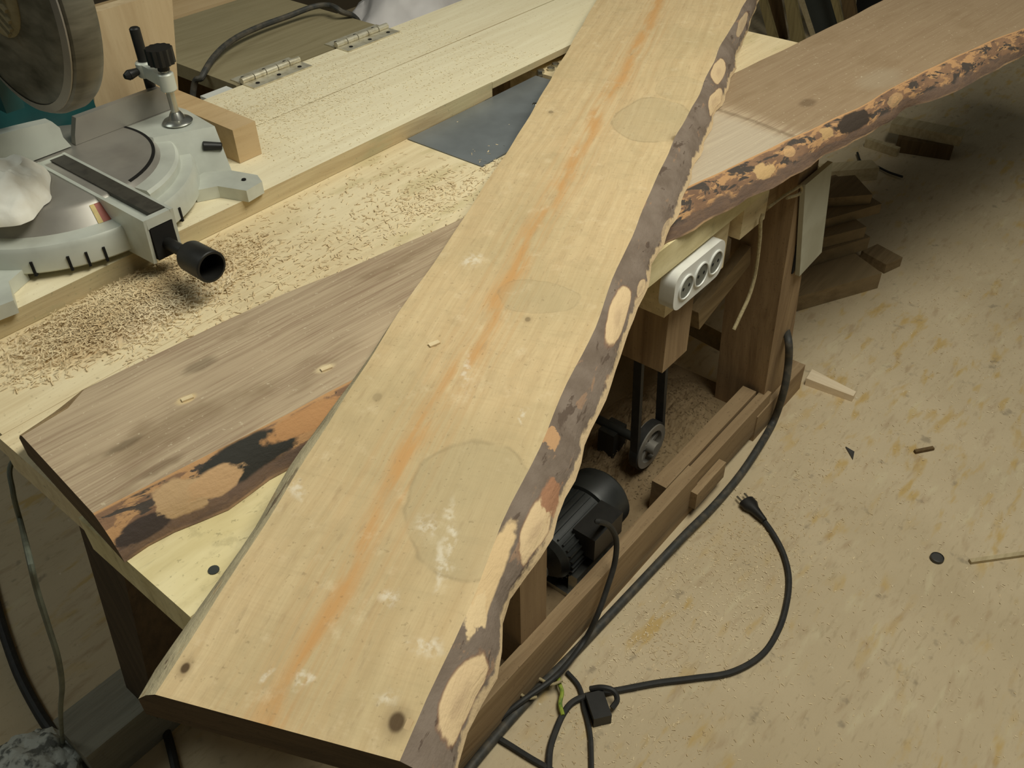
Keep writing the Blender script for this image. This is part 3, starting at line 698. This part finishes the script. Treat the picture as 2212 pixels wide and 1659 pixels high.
# saw head: blade guard, teal housing, pivot
GC = Vector((.472, 1.205, H(.388))); GR = .165
m = MB(); m.lathe([(0, -.001), (.075, -.001), (.10, .002), (.128, -.002), (GR-.012, .000), (GR-.003, .006), (GR, .014), (GR, .034), (GR-.004, .042), (0, .044)], GC, (1, 0, 0), 72)
gd = m.build('blade_guard', M['guard'], saw)
m = MB(); m.lathe([(GR-.016, -.0015), (GR-.006, .001), (GR-.006, .003), (GR-.016, .002)], GC, (1, 0, 0), 72); m.build('guard_rim', M['cast_worn'], gd)
m = MB(); m.lathe([(0, -.006), (.060, -.006), (.066, -.002), (.066, 0)], GC, (1, 0, 0), 40)
for k in range(-3, 4):
    l = .10*math.sqrt(max(.05, 1-(k/3.8)**2)); m.obox(GC + Vector((-.008, .0, k*.014)), (0, -.82, -.5), (1, 0, 0), (0, -.5, .82), l, .004, .005)
m.build('hub_cover', M['flap'], gd)
m = MB(); m.box(.42, .652, 1.425, 1.452, H(.0305), H(.185)); m.bevel(.012, 3); m.box(.478, .505, 1.32, 1.45, H(.19), H(.34)); m.build('motor_housing', M['teal'], saw)
m = MB(); m.cyl((.30, 1.41, H(.125)), (.47, 1.41, H(.125)), .018, 20); m.cyl((.40, 1.40, H(.13)), (.40, 1.40, H(.165)), .016, 18, bev=.003); m.build('pivot_rail', M['black'], saw)

# white cloth thrown on the saw
m = MB(); c = Vector((.405, 1.262, H(.107)))
bmesh.ops.create_icosphere(m.bm, subdivisions=5, radius=1)
for v in m.bm.verts:
    q = v.co.copy(); a = math.atan2(q.y, q.x)
    e_ = Vector((math.cos(a), math.sin(a), .3)); r = 1 + .10*math.sin(3*a+1.0) + .06*math.sin(7*a) + .10*noise.noise(e_*2.1) + .03*noise.noise(e_*6)
    z = max(q.z, -.02)*(.044 + .010*noise.noise(q*3.2) + .006*noise.noise(q*7))
    pk = math.exp(-((q.x-.1)**2+(q.y-.25)**2)/.05)*.018 if q.z > 0 else 0
    v.co = Vector((c.x + q.x*.068*r, c.y + q.y*.085*r, c.z + .0012 + max(0, z) + pk))
tag(m.build('cloth_rag', M['cloth']), 'crumpled off-white cotton rag dropped on the saw table', 'rag')

# ------------------------------------------------------------------ things on and behind the bench
a = onz(545, 275, H(.085)); b = onz(390, 215, H(.085))
m = MB(); m.box(.765, .81, 1.225, 1.49, RB+.0005, H(.088)); m.bevel(.0015, 1)
tag(m.build('timber_block', M['fresh']), 'square clean pine block lying beside the saw vice', 'wood block')
YB = 1.456
pts = [ony(205, 238, YB), ony(388, 232, YB), ony(372, 0, YB), ony(195, 30, YB)]
dr = (pts[2]-pts[1]).normalized(); dl = (pts[3]-pts[0]).normalized()
br_ = pts[1] - dr*((pts[1].z-RB-.002)/dr.z); bl_ = pts[0] - dl*((pts[0].z-RB-.002)/dl.z)
tl_ = pts[3]; tr_ = br_ + dr*((tl_.z+.0-br_.z)/dr.z)
m = MB(); m.extr([bl_, br_, tr_, tl_], (0, .026, 0)); m.bevel(.0015, 1)
tag(m.build('upright_board', M['fresh_v']), 'pale pine board standing upright behind the saw fence', 'board')
# hinged flap behind
flap = thing('hinged_flap', (1.17, 1.5, BT), 'olive-brown panel hinged to the back edge of the bench', 'panel')
m = MB(); m.box(.968, 1.372, 1.502, 1.93, BT+.002, H(.030)); m.bevel(.002, 2); m.build('panel', M['flap'], flap)
def hinge(cx, w):
    h = MB(); h.box(cx-w/2, cx+w/2, 1.502, 1.532, H(.0305), H(.0325)); h.box(cx-w/2, cx+w/2, 1.458, 1.492, H(.0305), H(.0325))
    ho = h.build('hinge', M['galv'], flap)
    k = MB(); seg = 5
    for i in range(seg):
        x = cx-w/2 + w*i/seg; k.cyl((x+.001, 1.497, H(.0365)), (x+w/seg-.001, 1.497, H(.0365)), .0062, 14)
    k.build('knuckle', M['galv'], ho)
    for i in range(3):
        for y in (1.519, 1.473):
            s = MB(); s.cyl((cx-w*.36+w*.36*i, y, H(.032)), (cx-w*.36+w*.36*i, y, H(.0335)), .0042, 12); s.build('hinge_screw', M['slot'], ho)
hinge(1.05, .145); hinge(1.295, .15)
m = MB(); m.box(1.0, 1.40, 1.95, 2.18, BT-.02, H(.030)); tag(m.build('yellow_board', M['fresh']), 'yellowish pine board lying behind the olive hinged panel', 'board')
m = MB(); m.box(1.02, 1.38, 1.97, 2.07, .0, BT-.0205); tag(m.build('sawhorse', M['strip_b']), 'dark brown timber stand under the yellowish board', 'stand')
m = MB(); m.box(.895, .955, 1.4955, 1.516, H(.012), H(.030)); m.bevel(.002, 1); tag(m.build('batten', M['white'], bench), 'short white batten end')
# black cable over the flap
m = MB(); pts = [Vector((.72, 1.66, .008)), Vector((.80, 1.58, H(-.35)))] + [onz(x, y, H(h)) for x, y, h in ((415,222,-.02), (437,165,.03), (465,120,.045), (505,85,.05), (560,58,.05), (620,36,.05), (676,15,.055), (712,12,.055), (736,24,.05))] + [Vector((1.395, 1.61, H(.0))), Vector((1.40, 1.60, H(-.2)))]
m.tube(pts, .0062, 10, 8); tag(m.build('black_cable', M['hose']), 'thick black cable arching over the olive hinged panel', 'cable')
# plastic sack
m = MB(); bmesh.ops.create_icosphere(m.bm, subdivisions=5, radius=1)
for v in m.bm.verts:
    q = v.co.copy(); n = noise.noise(q*1.7)*.16 + noise.noise(q*4)*.07 + abs(noise.noise(q*7))*.05
    v.co = Vector((1.71 + q.x*.255*(1+n), 1.79 + q.y*.20*(1+n), max(.0, .385 + q.z*.395*(1+n*.6))))
tag(m.build('plastic_sack', M['sack']), 'big crumpled whitish plastic sack standing behind the bench', 'sack')

# shavings and sawdust (nobody could count them)
def mound(cx, cy, rx, ry, hgt, z, nx=60, ang=0):
    m = MB(); g = {}
    for i in range(nx+1):
        for j in range(nx+1):
            u, w = -1+2*i/nx, -1+2*j/nx; r = math.hypot(u, w)
            if r > 1.0: continue
            x, y = u*rx, w*ry; X = cx+x*math.cos(ang)-y*math.sin(ang); Y = cy+x*math.sin(ang)+y*math.cos(ang)
            f = max(0, 1-r)**.9
            g[i, j] = m.bm.verts.new((X, Y, z - .002 + hgt*f*(.75+.5*noise.noise(Vector((X*40, Y*40, 1))) + .3*noise.noise(Vector((X*110, Y*110, 2)))) + .003*f))
    for (i, j) in list(g):
        q = [g.get((i, j)), g.get((i+1, j)), g.get((i+1, j+1)), g.get((i, j+1))]
        if all(q): m.face(q)
    return m
pc = onz(300, 655, BT)
def mound_z(hgt, r): return hgt*max(0, 1-r)**.9
m = mound(pc.x, pc.y, .19, .075, .016, BT, ang=.04)
def pf():
    while True:
        u, w = random.gauss(0, .42), random.gauss(0, .42); r = math.hypot(u, w)
        x, y = pc.x+u*.20, pc.y+w*.085
        if r < 1.15 and y < 1.112: return (x, y, BT + mound_z(.014, r) + random.random()*.002)
m.flakes(9500, pf, (.003, .012), (.0007, .0019), .18); tag(m.build('shavings_heap', M['chips'], smooth=False), 'loose heap of pale wood shavings under the saw arm', 'shavings', kind='stuff')
m = MB()
def pf2():
    x = random.uniform(.36, 1.25); y = random.choice((random.uniform(.9, 1.11), random.gauss(.94, .05)))
    if x > .98 and random.random() < .75: y = random.gauss(.93, .03); x = random.uniform(.85, 1.13)
    if x > 1.03 and y > .94 and random.random() < .8: y = random.uniform(.86, .93)
    y = min(y, 1.112)
    return (x, y, BT+.001)
m.flakes(1900, pf2, (.003, .010), (.0006, .0018), .1); tag(m.build('bench_shavings', M['chips'], smooth=False), 'thin scatter of wood shavings on the bench top by the steel plate', 'shavings', kind='stuff')
m = MB()
def pf3():
    # ridge of shavings against the slab's back edge
    s = random.uniform(.62, .88); t = lerp_poly(sTL, s) + .006 + abs(random.gauss(0, .02))
    x = SO[0]+math.cos(SA)*s-math.sin(SA)*t; y = SO[1]+math.sin(SA)*s+math.cos(SA)*t
    return (x, y, BT + .001 + max(0, .022*(1-(t-lerp_poly(sTL, s))/.05))*random.random())
m.flakes(2600, pf3, (.003, .012), (.0008, .0022), .4); tag(m.build('shavings_ridge', M['chips'], smooth=False), 'bright ridge of shavings drifted against the back edge of the slab', 'shavings', kind='stuff')
m = MB()
def pf4():
    while True:
        x = random.uniform(.80, 1.45); y = random.uniform(1.13, 1.49)
        if random.random() < (.2 + .8*(math.exp(-((x-.95)**2/.02 + (y-1.36)**2/.012)))): return (x, y, RB+.0005)
m.flakes(3000, pf4, (.0015, .006), (.0005, .0014), .06); tag(m.build('fine_sawdust', M['raised'], smooth=False), 'fine sawdust sprinkled over the raised back boards', 'sawdust', kind='stuff')
m = MB()
def pf5():
    while True:
        x = random.uniform(.45, 2.6); y = random.uniform(-.3, .52)
        w = .12 + math.exp(-((x-1.0)**2/.15 + (y-.42)**2/.012)) + .8*math.exp(-((x-1.15)**2/.02 + (y-.38)**2/.01))
        if random.random() < w: return (x, y, .0005)
m.flakes(5200, pf5, (.0015, .007), (.0006, .0018), .08); tag(m.build('floor_shavings', M['chips'], smooth=False), 'sawdust and small shavings scattered on the floor in front of the bench', 'sawdust', kind='stuff')
# a few chips lying on plank and slab
for (x, y, z, lb) in ((405, 862, SZ1, 'small pale chip on the slab near its left end'), (705, 797, SZ1, 'small pale chip on the slab close to the plank'), (938, 744, PZ1, 'tiny pale chip on the plank near its middle')):
    p = onz(x, y, z); m = MB(); m.obox(p+Vector((0, 0, .0012)), (1, -.3, 0), (.3, 1, 0), (0, 0, 1), .013, .006, .0018); m.bevel(.0004, 1)
    tag(m.build('wood_chip', M['chips']), lb, 'wood chip')

# ------------------------------------------------------------------ under the front edge
ps = thing('power_strip', (1.1, .565, BT-.10), 'white triple-socket power strip screwed to the front of the bench', 'power strip')
tl, tr, brr, bll = ony(1450, 588, .555), ony(1547, 512, .555), ony(1558, 582, .555), ony(1448, 676, .555)
x0, x1 = 1.034, 1.188; z0, z1 = BT-.128, BT-.058; yb, yf = .5745, .548
def rrect(x0, x1, z0, z1, r, y, n=6):
    out = []
    for (cx, cz, a0) in ((x1-r, z1-r, 0), (x0+r, z1-r, PI/2), (x0+r, z0+r, PI), (x1-r, z0+r, 3*PI/2)):
        for k in range(n+1):
            a = a0 + PI/2*k/n; out.append((cx+r*math.cos(a), y, cz+r*math.sin(a)))
    return out
m = MB(); m.extr(rrect(x0, x1, z0, z1, .022, yb), (0, yf-yb, 0)); m.bevel(.004, 3); m.build('body', M['white'], ps)
for k in range(3):
    cx, cz = x0+.034+.045*k, (z0+z1)/2
    m = MB(); m.lathe([(.0215, -.001), (.0215, .0025), (.0195, .003), (.0185, .0005), (.0185, -.001)], (cx, yf, cz), (0, -1, 0), 32); so = m.build('socket', M['white'], ps)
    m = MB(); m.lathe([(0, .0012), (.0185, .0012), (.0185, 0), (0, 0)], (cx, yf, cz), (0, -1, 0), 28); m.build('socket_well', M['white_dim'], so)
    for dx in (-.0085, .0085):
        m = MB(); m.cyl((cx+dx, yf-.001, cz), (cx+dx, yf-.0016, cz), .0028, 12); m.build('socket_hole', M['slot'], so)
# twine hanging from the front rail
m = MB(); pts = [ony(x, y, .55) for x, y in ((1648,462),(1643,480),(1641,520),(1632,590),(1618,640),(1600,680),(1585,712))]
m.tube(pts, .0035, 8, 6); tag(m.build('hanging_twine', M['twine']), 'beige twine hanging from the front rail beside the far leg', 'twine')
m = MB(); pts = [ony(x, y, .552) for x, y in ((1660,448),(1690,425),(1715,410),(1730,402),(1728,418),(1700,428))]
m.tube(pts, .003, 8, 6); tag(m.build('wire_hook', M['twine']), 'thin bent wire hook under the slab by the far leg', 'hook')
# motor
mo = thing('electric_motor', (.93, .69, .03), 'black electric motor standing on the shelf under the bench', 'motor')
AXm = Vector((1, .02, 0)).normalized(); mc = ony(1255, 1165, .67); 
mc = Vector((.965, .665, .118)); R_ = .062
m = MB(); m.lathe([(0, -.11), (.045, -.11), (R_-.006, -.10), (R_-.004, .03)], mc, AXm, 36)
for k in range(28):
    a = 2*PI*k/28; d = Vector((0, math.cos(a), math.sin(a))); m.obox(mc + d*(R_-.004) - AXm*.035, AXm, d.cross(AXm), d, .12, .003, .008)
m.build('housing', M['motor'], mo)
m = MB(); m.lathe([(R_-.005, .028), (R_+.004, .03), (R_+.006, .036), (R_+.004, .088), (R_-.006, .098), (0, .100)], mc, AXm, 40); m.build('fan_cowl', M['motor'], mo)
m = MB(); m.box(mc.x-.06, mc.x+.03, mc.y-.085, mc.y-.035, mc.z+.005, mc.z+.06); m.bevel(.008, 3); m.build('terminal_box', M['black'], mo)
m = MB(); m.box(mc.x-.10, mc.x+.05, mc.y-.10, mc.y+.09, .0305, .042); m.box(mc.x-.09, mc.x+.04, mc.y-.07, mc.y-.05, .042, mc.z-.03); m.bevel(.002, 2); b_ = m.build('foot_plate', M['steel'], mo)
for x in (-.075, .03):
    m = MB(); m.cyl((mc.x+x, mc.y-.082, .042), (mc.x+x, mc.y-.082, .052), .008, 6, bev=.001); m.build('foot_bolt', M['steel'], b_)
m = MB(); m.cyl(mc-AXm*.11, mc-AXm*.16, .010, 16); m.cyl(mc-AXm*.13, mc-AXm*.15, .032, 24, bev=.003); m.build('shaft', M['steel'], mo)
# drive pulley and belt
pc2 = Vector((1.235, .665, .115))
dp = thing('drive_pulley', (1.235, .69, .03), 'grey spoked pulley with black belt below the socket post', 'pulley')
m = MB(); m.lathe([(.038, 0), (.052, 0), (.052, .006), (.046, .012), (.052, .018), (.052, .024), (.038, .024), (.038, 0)], pc2, (0, 1, 0), 36)
for k in range(5):
    a = 2*PI*k/5+.3; d = Vector((math.cos(a), 0, math.sin(a))); m.obox(pc2+d*.025+Vector((0,.012,0)), d, (0,1,0), (d.z,0,-d.x), .034, .012, .010)
m.lathe([(0, -.012), (.014, -.012), (.014, .03), (0, .03)], pc2, (0, 1, 0), 24); m.build('wheel', M['cast_worn'], dp)
m = MB(); m.cyl(pc2+Vector((0,.02,0)), pc2+Vector((0,.16,0)), .010, 16); m.box(pc2.x-.025, pc2.x+.025, pc2.y+.08, pc2.y+.12, .0305, pc2.z); m.build('bearing_stand', M['motor'], dp)
m = MB()
for sx, tx in ((-.048, 1.178), (.048, 1.262)):
    a, b = Vector((pc2.x+sx, pc2.y+.012, pc2.z+.01)), Vector((tx, pc2.y+.03, BT-.055)); d = b-a
    m.obox((a+b)/2, (1,0,0) , (0,1,0), d, .010, .018, d.length)
m.lathe([(.050, .003), (.056, .003), (.056, .021), (.050, .021), (.050, .003)], pc2, (0,1,0), 30, 0, 2*PI); m.build('belt', M['rubber'], dp)
m = mound(1.33, .74, .26, .125, .055, .03, 50)
def pf6():
    while True:
        u, w = random.uniform(-1, 1), random.uniform(-1, 1); r = math.hypot(u, w)
        if r < 1: return (1.33+u*.26, .74+w*.125, .031 + .05*max(0, 1-r)**.9)
m.flakes(1500, pf6, (.002, .008), (.0006, .0016), .2); tag(m.build('shelf_sawdust', M['shelf'], smooth=False), 'brown drift of sawdust on the shelf below the drive belt', 'sawdust', kind='stuff')
# second dark wheel further back
m = MB(); w_ = Vector((1.20, .91, .25)); m.lathe([(0, 0), (.02, -.006), (.08, 0), (.09, 0), (.09, .02), (0, .02)], w_, (0, 1, 0), 40)
m.cyl(w_+Vector((0, .02, 0)), w_+Vector((0, .10, 0)), .012, 14); m.box(w_.x-.03, w_.x+.03, w_.y+.06, w_.y+.1, .0305, w_.z)
tag(m.build('flywheel', M['motor']), 'large dark flat wheel in the shade behind the belt pulley', 'wheel')

# ------------------------------------------------------------------ floor cables
def fl_(pts, r): return [onz(x, y, r+.001) for x, y in pts]
m = MB(); pts = [ony(1672, 640, .64), ony(1690, 690, .60), ony(1703, 735, .548), ony(1703, 785, .538), ony(1693, 845, .53)] + [onz(x, y, .02) for x, y in ((1672,905),(1640,965),(1600,1020),(1545,1085),(1480,1155),(1400,1235),(1320,1320),(1240,1405),(1170,1475),(1110,1540),(1050,1610),(1000,1672))]
pts = [p if p.z > .02 else Vector((p.x, p.y, .0115)) for p in pts]
m.tube(pts, .0085, 12, 8); tag(m.build('rubber_hose', M['hose']), 'thick black rubber cable running along the foot of the bench', 'cable')
cord = thing('plug_cord', tuple(onz(1640, 1100, 0)), 'black power cord looping over the open floor to a loose plug', 'power cord')
m = MB(); m.tube(fl_([(1640,1112),(1668,1150),(1692,1195),(1704,1245),(1700,1300),(1682,1360),(1645,1415),(1580,1452),(1500,1465),(1420,1475),(1340,1490),(1280,1500),(1240,1515),(1218,1540),(1200,1580),(1188,1620),(1185,1672)], .0055), .0058, 10, 8); m.build('cord', M['rubber'], cord)
m = MB(); p0, p1 = onz(1652, 1125, .012), onz(1612, 1082, .012); d = (p1-p0).normalized(); sd = Vector((-d.y, d.x, 0)); up = Vector((0,0,1)); N_ = 7
rings = []
for f, w, h in ((0, .006, .006), (.25, .008, .008), (.55, .011, .010), (.75, .018, .0115), (1.0, .018, .0115)):
    c = p0.lerp(p1, f); rings.append([m.bm.verts.new(c + sd*w*math.cos(2*PI*k/16) + up*h*math.sin(2*PI*k/16)) for k in range(16)])
for i in range(4):
    for k in range(16): m.face([rings[i][k], rings[i][(k+1)%16], rings[i+1][(k+1)%16], rings[i+1][k]])
m.face(rings[0][::-1]); m.face(rings[-1]); pg = m.build('plug', M['black'], cord)
for q in (-.0095, .0095):
    m = MB(); m.cyl(p1+sd*q, p1+sd*q+d*.019, .0024, 10); m.build('pin', M['steel'], pg)
m = MB(); pts = [Vector((mc.x-.015, mc.y-.075, mc.z+.062)), ony(1290, 1126, .56), ony(1315, 1135, .55), ony(1331, 1165, .542), ony(1328, 1215, .536), ony(1310, 1275, .53), ony(1290, 1330, .525)] + [onz(x, y, .022) for x, y in ((1262, 1385), (1225, 1435))] + [onz(1190, 1470, .03), onz(1120, 1520, .026), onz(1060, 1570, .008), onz(1005, 1620, .006)]
m.tube(pts, .0052, 10, 8); tag(m.build('motor_cord', M['rubber']), 'black cord hanging from the motor down to the cable tangle', 'cord')
m = MB(); m.tube(fl_([(1225,1452),(1248,1478),(1258,1505),(1262,1530),(1270,1560),(1276,1600),(1278,1672)], .0045), .0045, 8, 8); tag(m.build('extension_lead', M['rubber']), 'thin black cord dropping through the cable tangle past the adapter', 'cord')
m = MB(); m.tube(fl_([(1035,1548),(1065,1585),(1110,1615),(1150,1640),(1185,1660),(1215,1680)], .005), .0055, 8, 8); tag(m.build('black_lead', M['rubber']), 'black cord slanting out from beneath the plank end across the bottom edge', 'cord')
m = MB(); c = onz(1292, 1530, .014); m.obox(c, (.6, .8, 0), (-.8, .6, 0), (0,0,1), .05, .032, .026); m.bevel(.004, 2)
ad = tag(m.build('cord_adapter', M['black']), 'small black adapter block lying among the tangled cords', 'adapter')
m = MB(); m.tube([onz(*p) for p in ((1275,1488,.02),(1300,1485,.03),(1325,1492,.03),(1333,1512,.02),(1322,1530,.014))], .005, 8, 8); tag(m.build('cord_loop', M['rubber']), 'small loop of black cord curling over the adapter block', 'cord')
m = MB(); m.tube([onz(*p) for p in ((1205,1455,.012),(1208,1475,.016),(1214,1495,.014),(1210,1520,.013),(1216,1545,.012))], .0038, 8, 6); tag(m.build('earth_wire', M['greenwire']), 'bare green and yellow wire end in the cable tangle', 'wire')
for (pp, lb) in ((((1165,1466),(1190,1478),(1215,1470)), 'pale twine tie round the cable tangle'), (((1125,1500),(1140,1508),(1160,1506)), 'pale twine tie on the cable below the plank edge')):
    m = MB(); m.tube([onz(x, y, .026) for x, y in pp], .0028, 8, 6); tag(m.build('twine_tie', M['twine']), lb, 'twine')
# left-hand cables
m = MB(); m.tube(fl_([(-40,1180),(-5,1320),(18,1395),(45,1465),(85,1540),(125,1600)], .008) + [onz(170, 1672, .008)], .0095, 10, 8); tag(m.build('floor_cable', M['rubber']), 'thick black cable on the floor past the bench end', 'cable')
m = MB(); pts = [Vector((.27, 1.00, BT-.08)), Vector((.21, .985, BT-.075)), ony(28, 1062, .96), ony(45, 1130, .97)] + [onx(x, y, X_) for x, y, X_ in ((62,1200,.135),(80,1275,.125),(105,1355,.118),(125,1420,.112),(134,1480,.106))] + [onx(131, 1530, .099), onx(133, 1580, .098), onx(140, 1640, .097), onz(146, 1700, .075)]
m.tube(pts, .0032, 8, 8); tag(m.build('thin_grey_cable', M['greycable']), 'thin grey-green cable hanging down at the bench end', 'cable')
m = MB(); m.tube(fl_([(345,1545),(362,1590),(375,1640),(385,1690)], .006), .0075, 8, 8); tag(m.build('short_black_cable', M['rubber']), 'black cable on the floor just below the sawn end of the plank', 'cable')
m = MB(); bmesh.ops.create_icosphere(m.bm, subdivisions=5, radius=1); c = onz(88, 1690, .0)
for v in m.bm.verts:
    q = v.co.copy(); n = noise.noise(q*3)*.14 + noise.noise(q*9)*.07
    v.co = Vector((c.x-.01 + q.x*.085*(1+n), c.y + q.y*.085*(1+n), max(0, (.02+q.z*.05)*(1+n))))
tag(m.build('plastic_bundle', M['fuzzy']), 'mottled grey-white crumpled plastic bundle in the lower left corner', 'plastic bundle')

# ------------------------------------------------------------------ loose things on the floor at right
p0, p1 = onz(1738, 832, .0), onz(1840, 868, .0)
m = MB(); d = (p1-p0).normalized(); sd = Vector((-d.y, d.x, 0)) * -1
if sd.x < 0: sd = -sd
m.hexa([p0, p1, p1+sd*.020, p0+sd*.042, p0+Vector((0,0,.022)), p1+Vector((0,0,.018)), p1+sd*.020+Vector((0,0,.018)), p0+sd*.042+Vector((0,0,.022))]); m.bevel(.0015, 1)
tag(m.build('wedge_offcut', M['wedge']), 'clean pale wooden wedge on the floor beside the far leg', 'offcut')
p = onz(2023, 1208, 0); m = MB(); m.lathe([(0, 0), (.0125, 0), (.0135, .003), (.013, .007), (.0115, .008), (.011, .006), (0, .006)], p, (0,0,1), 32); tag(m.build('bottle_cap', M['cap']), 'dark grey round cap lying on the open floor', 'cap')
p0, p1 = onz(2095, 1213, .004), onz(2260, 1190, .004); m = MB(); d = p1-p0; m.obox((p0+p1)/2, d, (-d.y, d.x, 0), (0,0,1), d.length, .009, .007); m.bevel(.001, 1); tag(m.build('thin_stick', M['offcut2']), 'thin split stick on the floor beside the round cap', 'stick')
m = MB(); p = onz(1838, 980, 0); q = [onz(1826, 967, 0), onz(1845, 978, 0), onz(1842, 994, 0)]; m.prism([(a.x, a.y) for a in q], .0002, .004); tag(m.build('dark_shard', M['cap']), 'small dark triangular shard on the floor', 'scrap')
m = MB(); p0, p1 = onz(1976, 976, .004), onz(2016, 968, .004); d = p1-p0; m.obox((p0+p1)/2, d, (-d.y, d.x, 0), (0,0,1), d.length, .008, .007); m.bevel(.002, 1); tag(m.build('bark_scrap', M['strip_b']), 'short brown scrap of bark on the floor', 'scrap')
# pile of offcuts beyond the far leg
def lying(p, q, w, z, h, mat, name, label, cat='offcut', grp=None, side=1, bev=.002):
    a, b = onz(*p, z+h), onz(*q, z+h); d = (b-a); d.z = 0; n = Vector((-d.y, d.x, 0)).normalized()*side
    m = MB(); c = (a+b)/2 + n*w/2; m.obox((c.x, c.y, z+h/2), d, n, (0,0,1), d.length, w, h); m.bevel(bev, 1)
    return tag(m.build(name, mat), label, cat, grp)
G = 'offcuts piled beyond the bench'
lying((1640,665), (1905,590), .34, .0005, .05, M['offcut'], 'offcut_slab', 'wide low offcut slab with dark bark edge at the bottom of the floor pile', grp=G)
lying((1690,570), (1880,512), .24, .0515, .04, M['offcut'], 'offcut_board', 'broad dull offcut lying on the bark-edged slab', grp=G)
lying((1690,536), (1872,490), .10, .0925, .035, M['offcut'], 'offcut_board', 'narrow brown offcut with a square end midway up the floor pile', grp=G)
lying((1690,500), (1905,440), .20, .128, .03, M['offcut'], 'offcut_board', 'flat brown board near the top of the floor pile', grp=G)
lying((1740,432), (1885,420), .12, .159, .03, M['offcut'], 'offcut_board', 'highest short board of the floor pile', grp=G)
lying((1915,572), (1950,556), .09, .0005, .03, M['offcut'], 'offcut_board', 'small reddish-brown offcut sticking out at the right of the floor pile', grp=G)
lying((1780,372), (1900,362), .06, .0005, .045, M['offcut2'], 'batten_offcut', 'pale batten on the floor behind the offcut pile')
lying((2078,296), (1925,266), .07, .05, .035, M['offcut2'], 'batten_offcut', 'pale batten jutting out at the far right beyond the slab', side=-1)
lying((2060,318), (1940,300), .07, .0005, .049, M['strip_b'], 'batten_offcut', 'dark offcut lying under the far pale batten', side=-1)
lying((1940,322), (1870,300), .02, .0005, .03, M['offcut2'], 'thin_batten', 'thin pale lath end below the far batten', side=-1)
m = MB(); m.tube([onz(*p) for p in ((1852,330,.01),(1862,352,.012),(1890,358,.01),(1920,372,.01),(1950,382,.01))], .004, 8, 6); tag(m.build('loose_wire', M['rubber']), 'short dark wire curling on the floor by the far battens', 'wire')
# laths leaning in the far corner
def leaner(x0a, x0b, x1a, x1b, ytop, ybot, X, mat, name, label, grp=None, th=.02):
    a, b, c, d = onx(x0a, ytop, X), onx(x0b, ytop, X), onx(x1b, ybot, X), onx(x1a, ybot, X)
    l, r = (a-d), (b-c); f = 1.0
    d2 = d - l*((d.z-.0)/l.z); c2 = c - r*((c.z-.0)/r.z); a2 = a + l*.25/ max(l.length, .01); b2 = b + r*.25/max(r.length, .01)
    b2.z = a2.z = (a2.z+b2.z)/2
    m = MB(); m.extr([a2, b2, c2, d2], (th, 0, 0)); return tag(m.build(name, mat, smooth=False), label, 'lath', grp)
cr = lambda x: 1560 + x*.1808
GL = 'laths leaning in the far corner'
leaner(cr(430), cr(520), cr(540), cr(640), 0, 75, 3.84, M['strip'], 'leaning_lath', 'olive lath leaning next to the plank edge, first of the far laths', GL)
leaner(cr(530), cr(690), cr(640), cr(760), 0, 78, 3.94, M['strip_b'], 'leaning_lath', 'broad dark brown lath leaning between two olive laths', GL)
leaner(cr(740), cr(870), cr(810), cr(970), 0, 82, 3.80, M['strip'], 'leaning_lath', 'broadest olive lath leaning left of the dark slate sheet', GL)
leaner(cr(905), cr(955), cr(1060), cr(1102), 0, 82, 3.87, M['offcut2'], 'leaning_lath', 'thin light lath leaning on the left edge of the dark sheet', GL)
leaner(cr(975), cr(1295), cr(1105), cr(1390), 0, 70, 3.98, M['slate'], 'leaning_sheet', 'dark slate-grey sheet leaning among the laths')
leaner(cr(1290), cr(1375), cr(1380), cr(1445), 0, 55, 3.88, M['strip'], 'leaning_lath', 'olive lath leaning on the right edge of the dark sheet', GL)
leaner(cr(1420), cr(1570), cr(1460), cr(1612), 0, 45, 3.92, M['strip_b'], 'leaning_lath', 'brown lath leaning furthest right by the slab', GL)

leaner(1850, 2010, 1846, 2000, 0, 40, 4.05, M['slot'], 'black_sheet', 'black sheet leaning beyond the last lath, just above the slab')

# ------------------------------------------------------------------ light
def area(name, loc, tgt, size, power, col, sy=None):
    l = bpy.data.lights.new(name, 'AREA'); l.shape = 'RECTANGLE'; l.size = size; l.size_y = sy or size; l.energy = power; l.color = col
    o = bpy.data.objects.new(name, l); C.objects.link(o); o.location = loc
    o.rotation_euler = (Vector(tgt)-Vector(loc)).to_track_quat('-Z', 'Y').to_euler(); return o
area('ceiling_lamp', (1.2, -.12, 2.70), (1.0, .6, .6), 1.5, 48, (.985, .965, .84), .7)
area('fill_light', (-.7, 2.5, 3.0), (.3, 1.2, .8), 1.2, 11, (.93, 1, .93))  # weak fill added high at the back left for the saw side, source unseen
w = bpy.data.worlds.new('world'); bpy.context.scene.world = w; w.use_nodes = True
w.node_tree.nodes['Background'].inputs[0].default_value = (.9, .95, .85, 1); w.node_tree.nodes['Background'].inputs[1].default_value = .06
sc = bpy.context.scene
sc.view_settings.view_transform = 'Standard'; sc.view_settings.look = 'None'; sc.view_settings.exposure = 0; sc.view_settings.gamma = 1
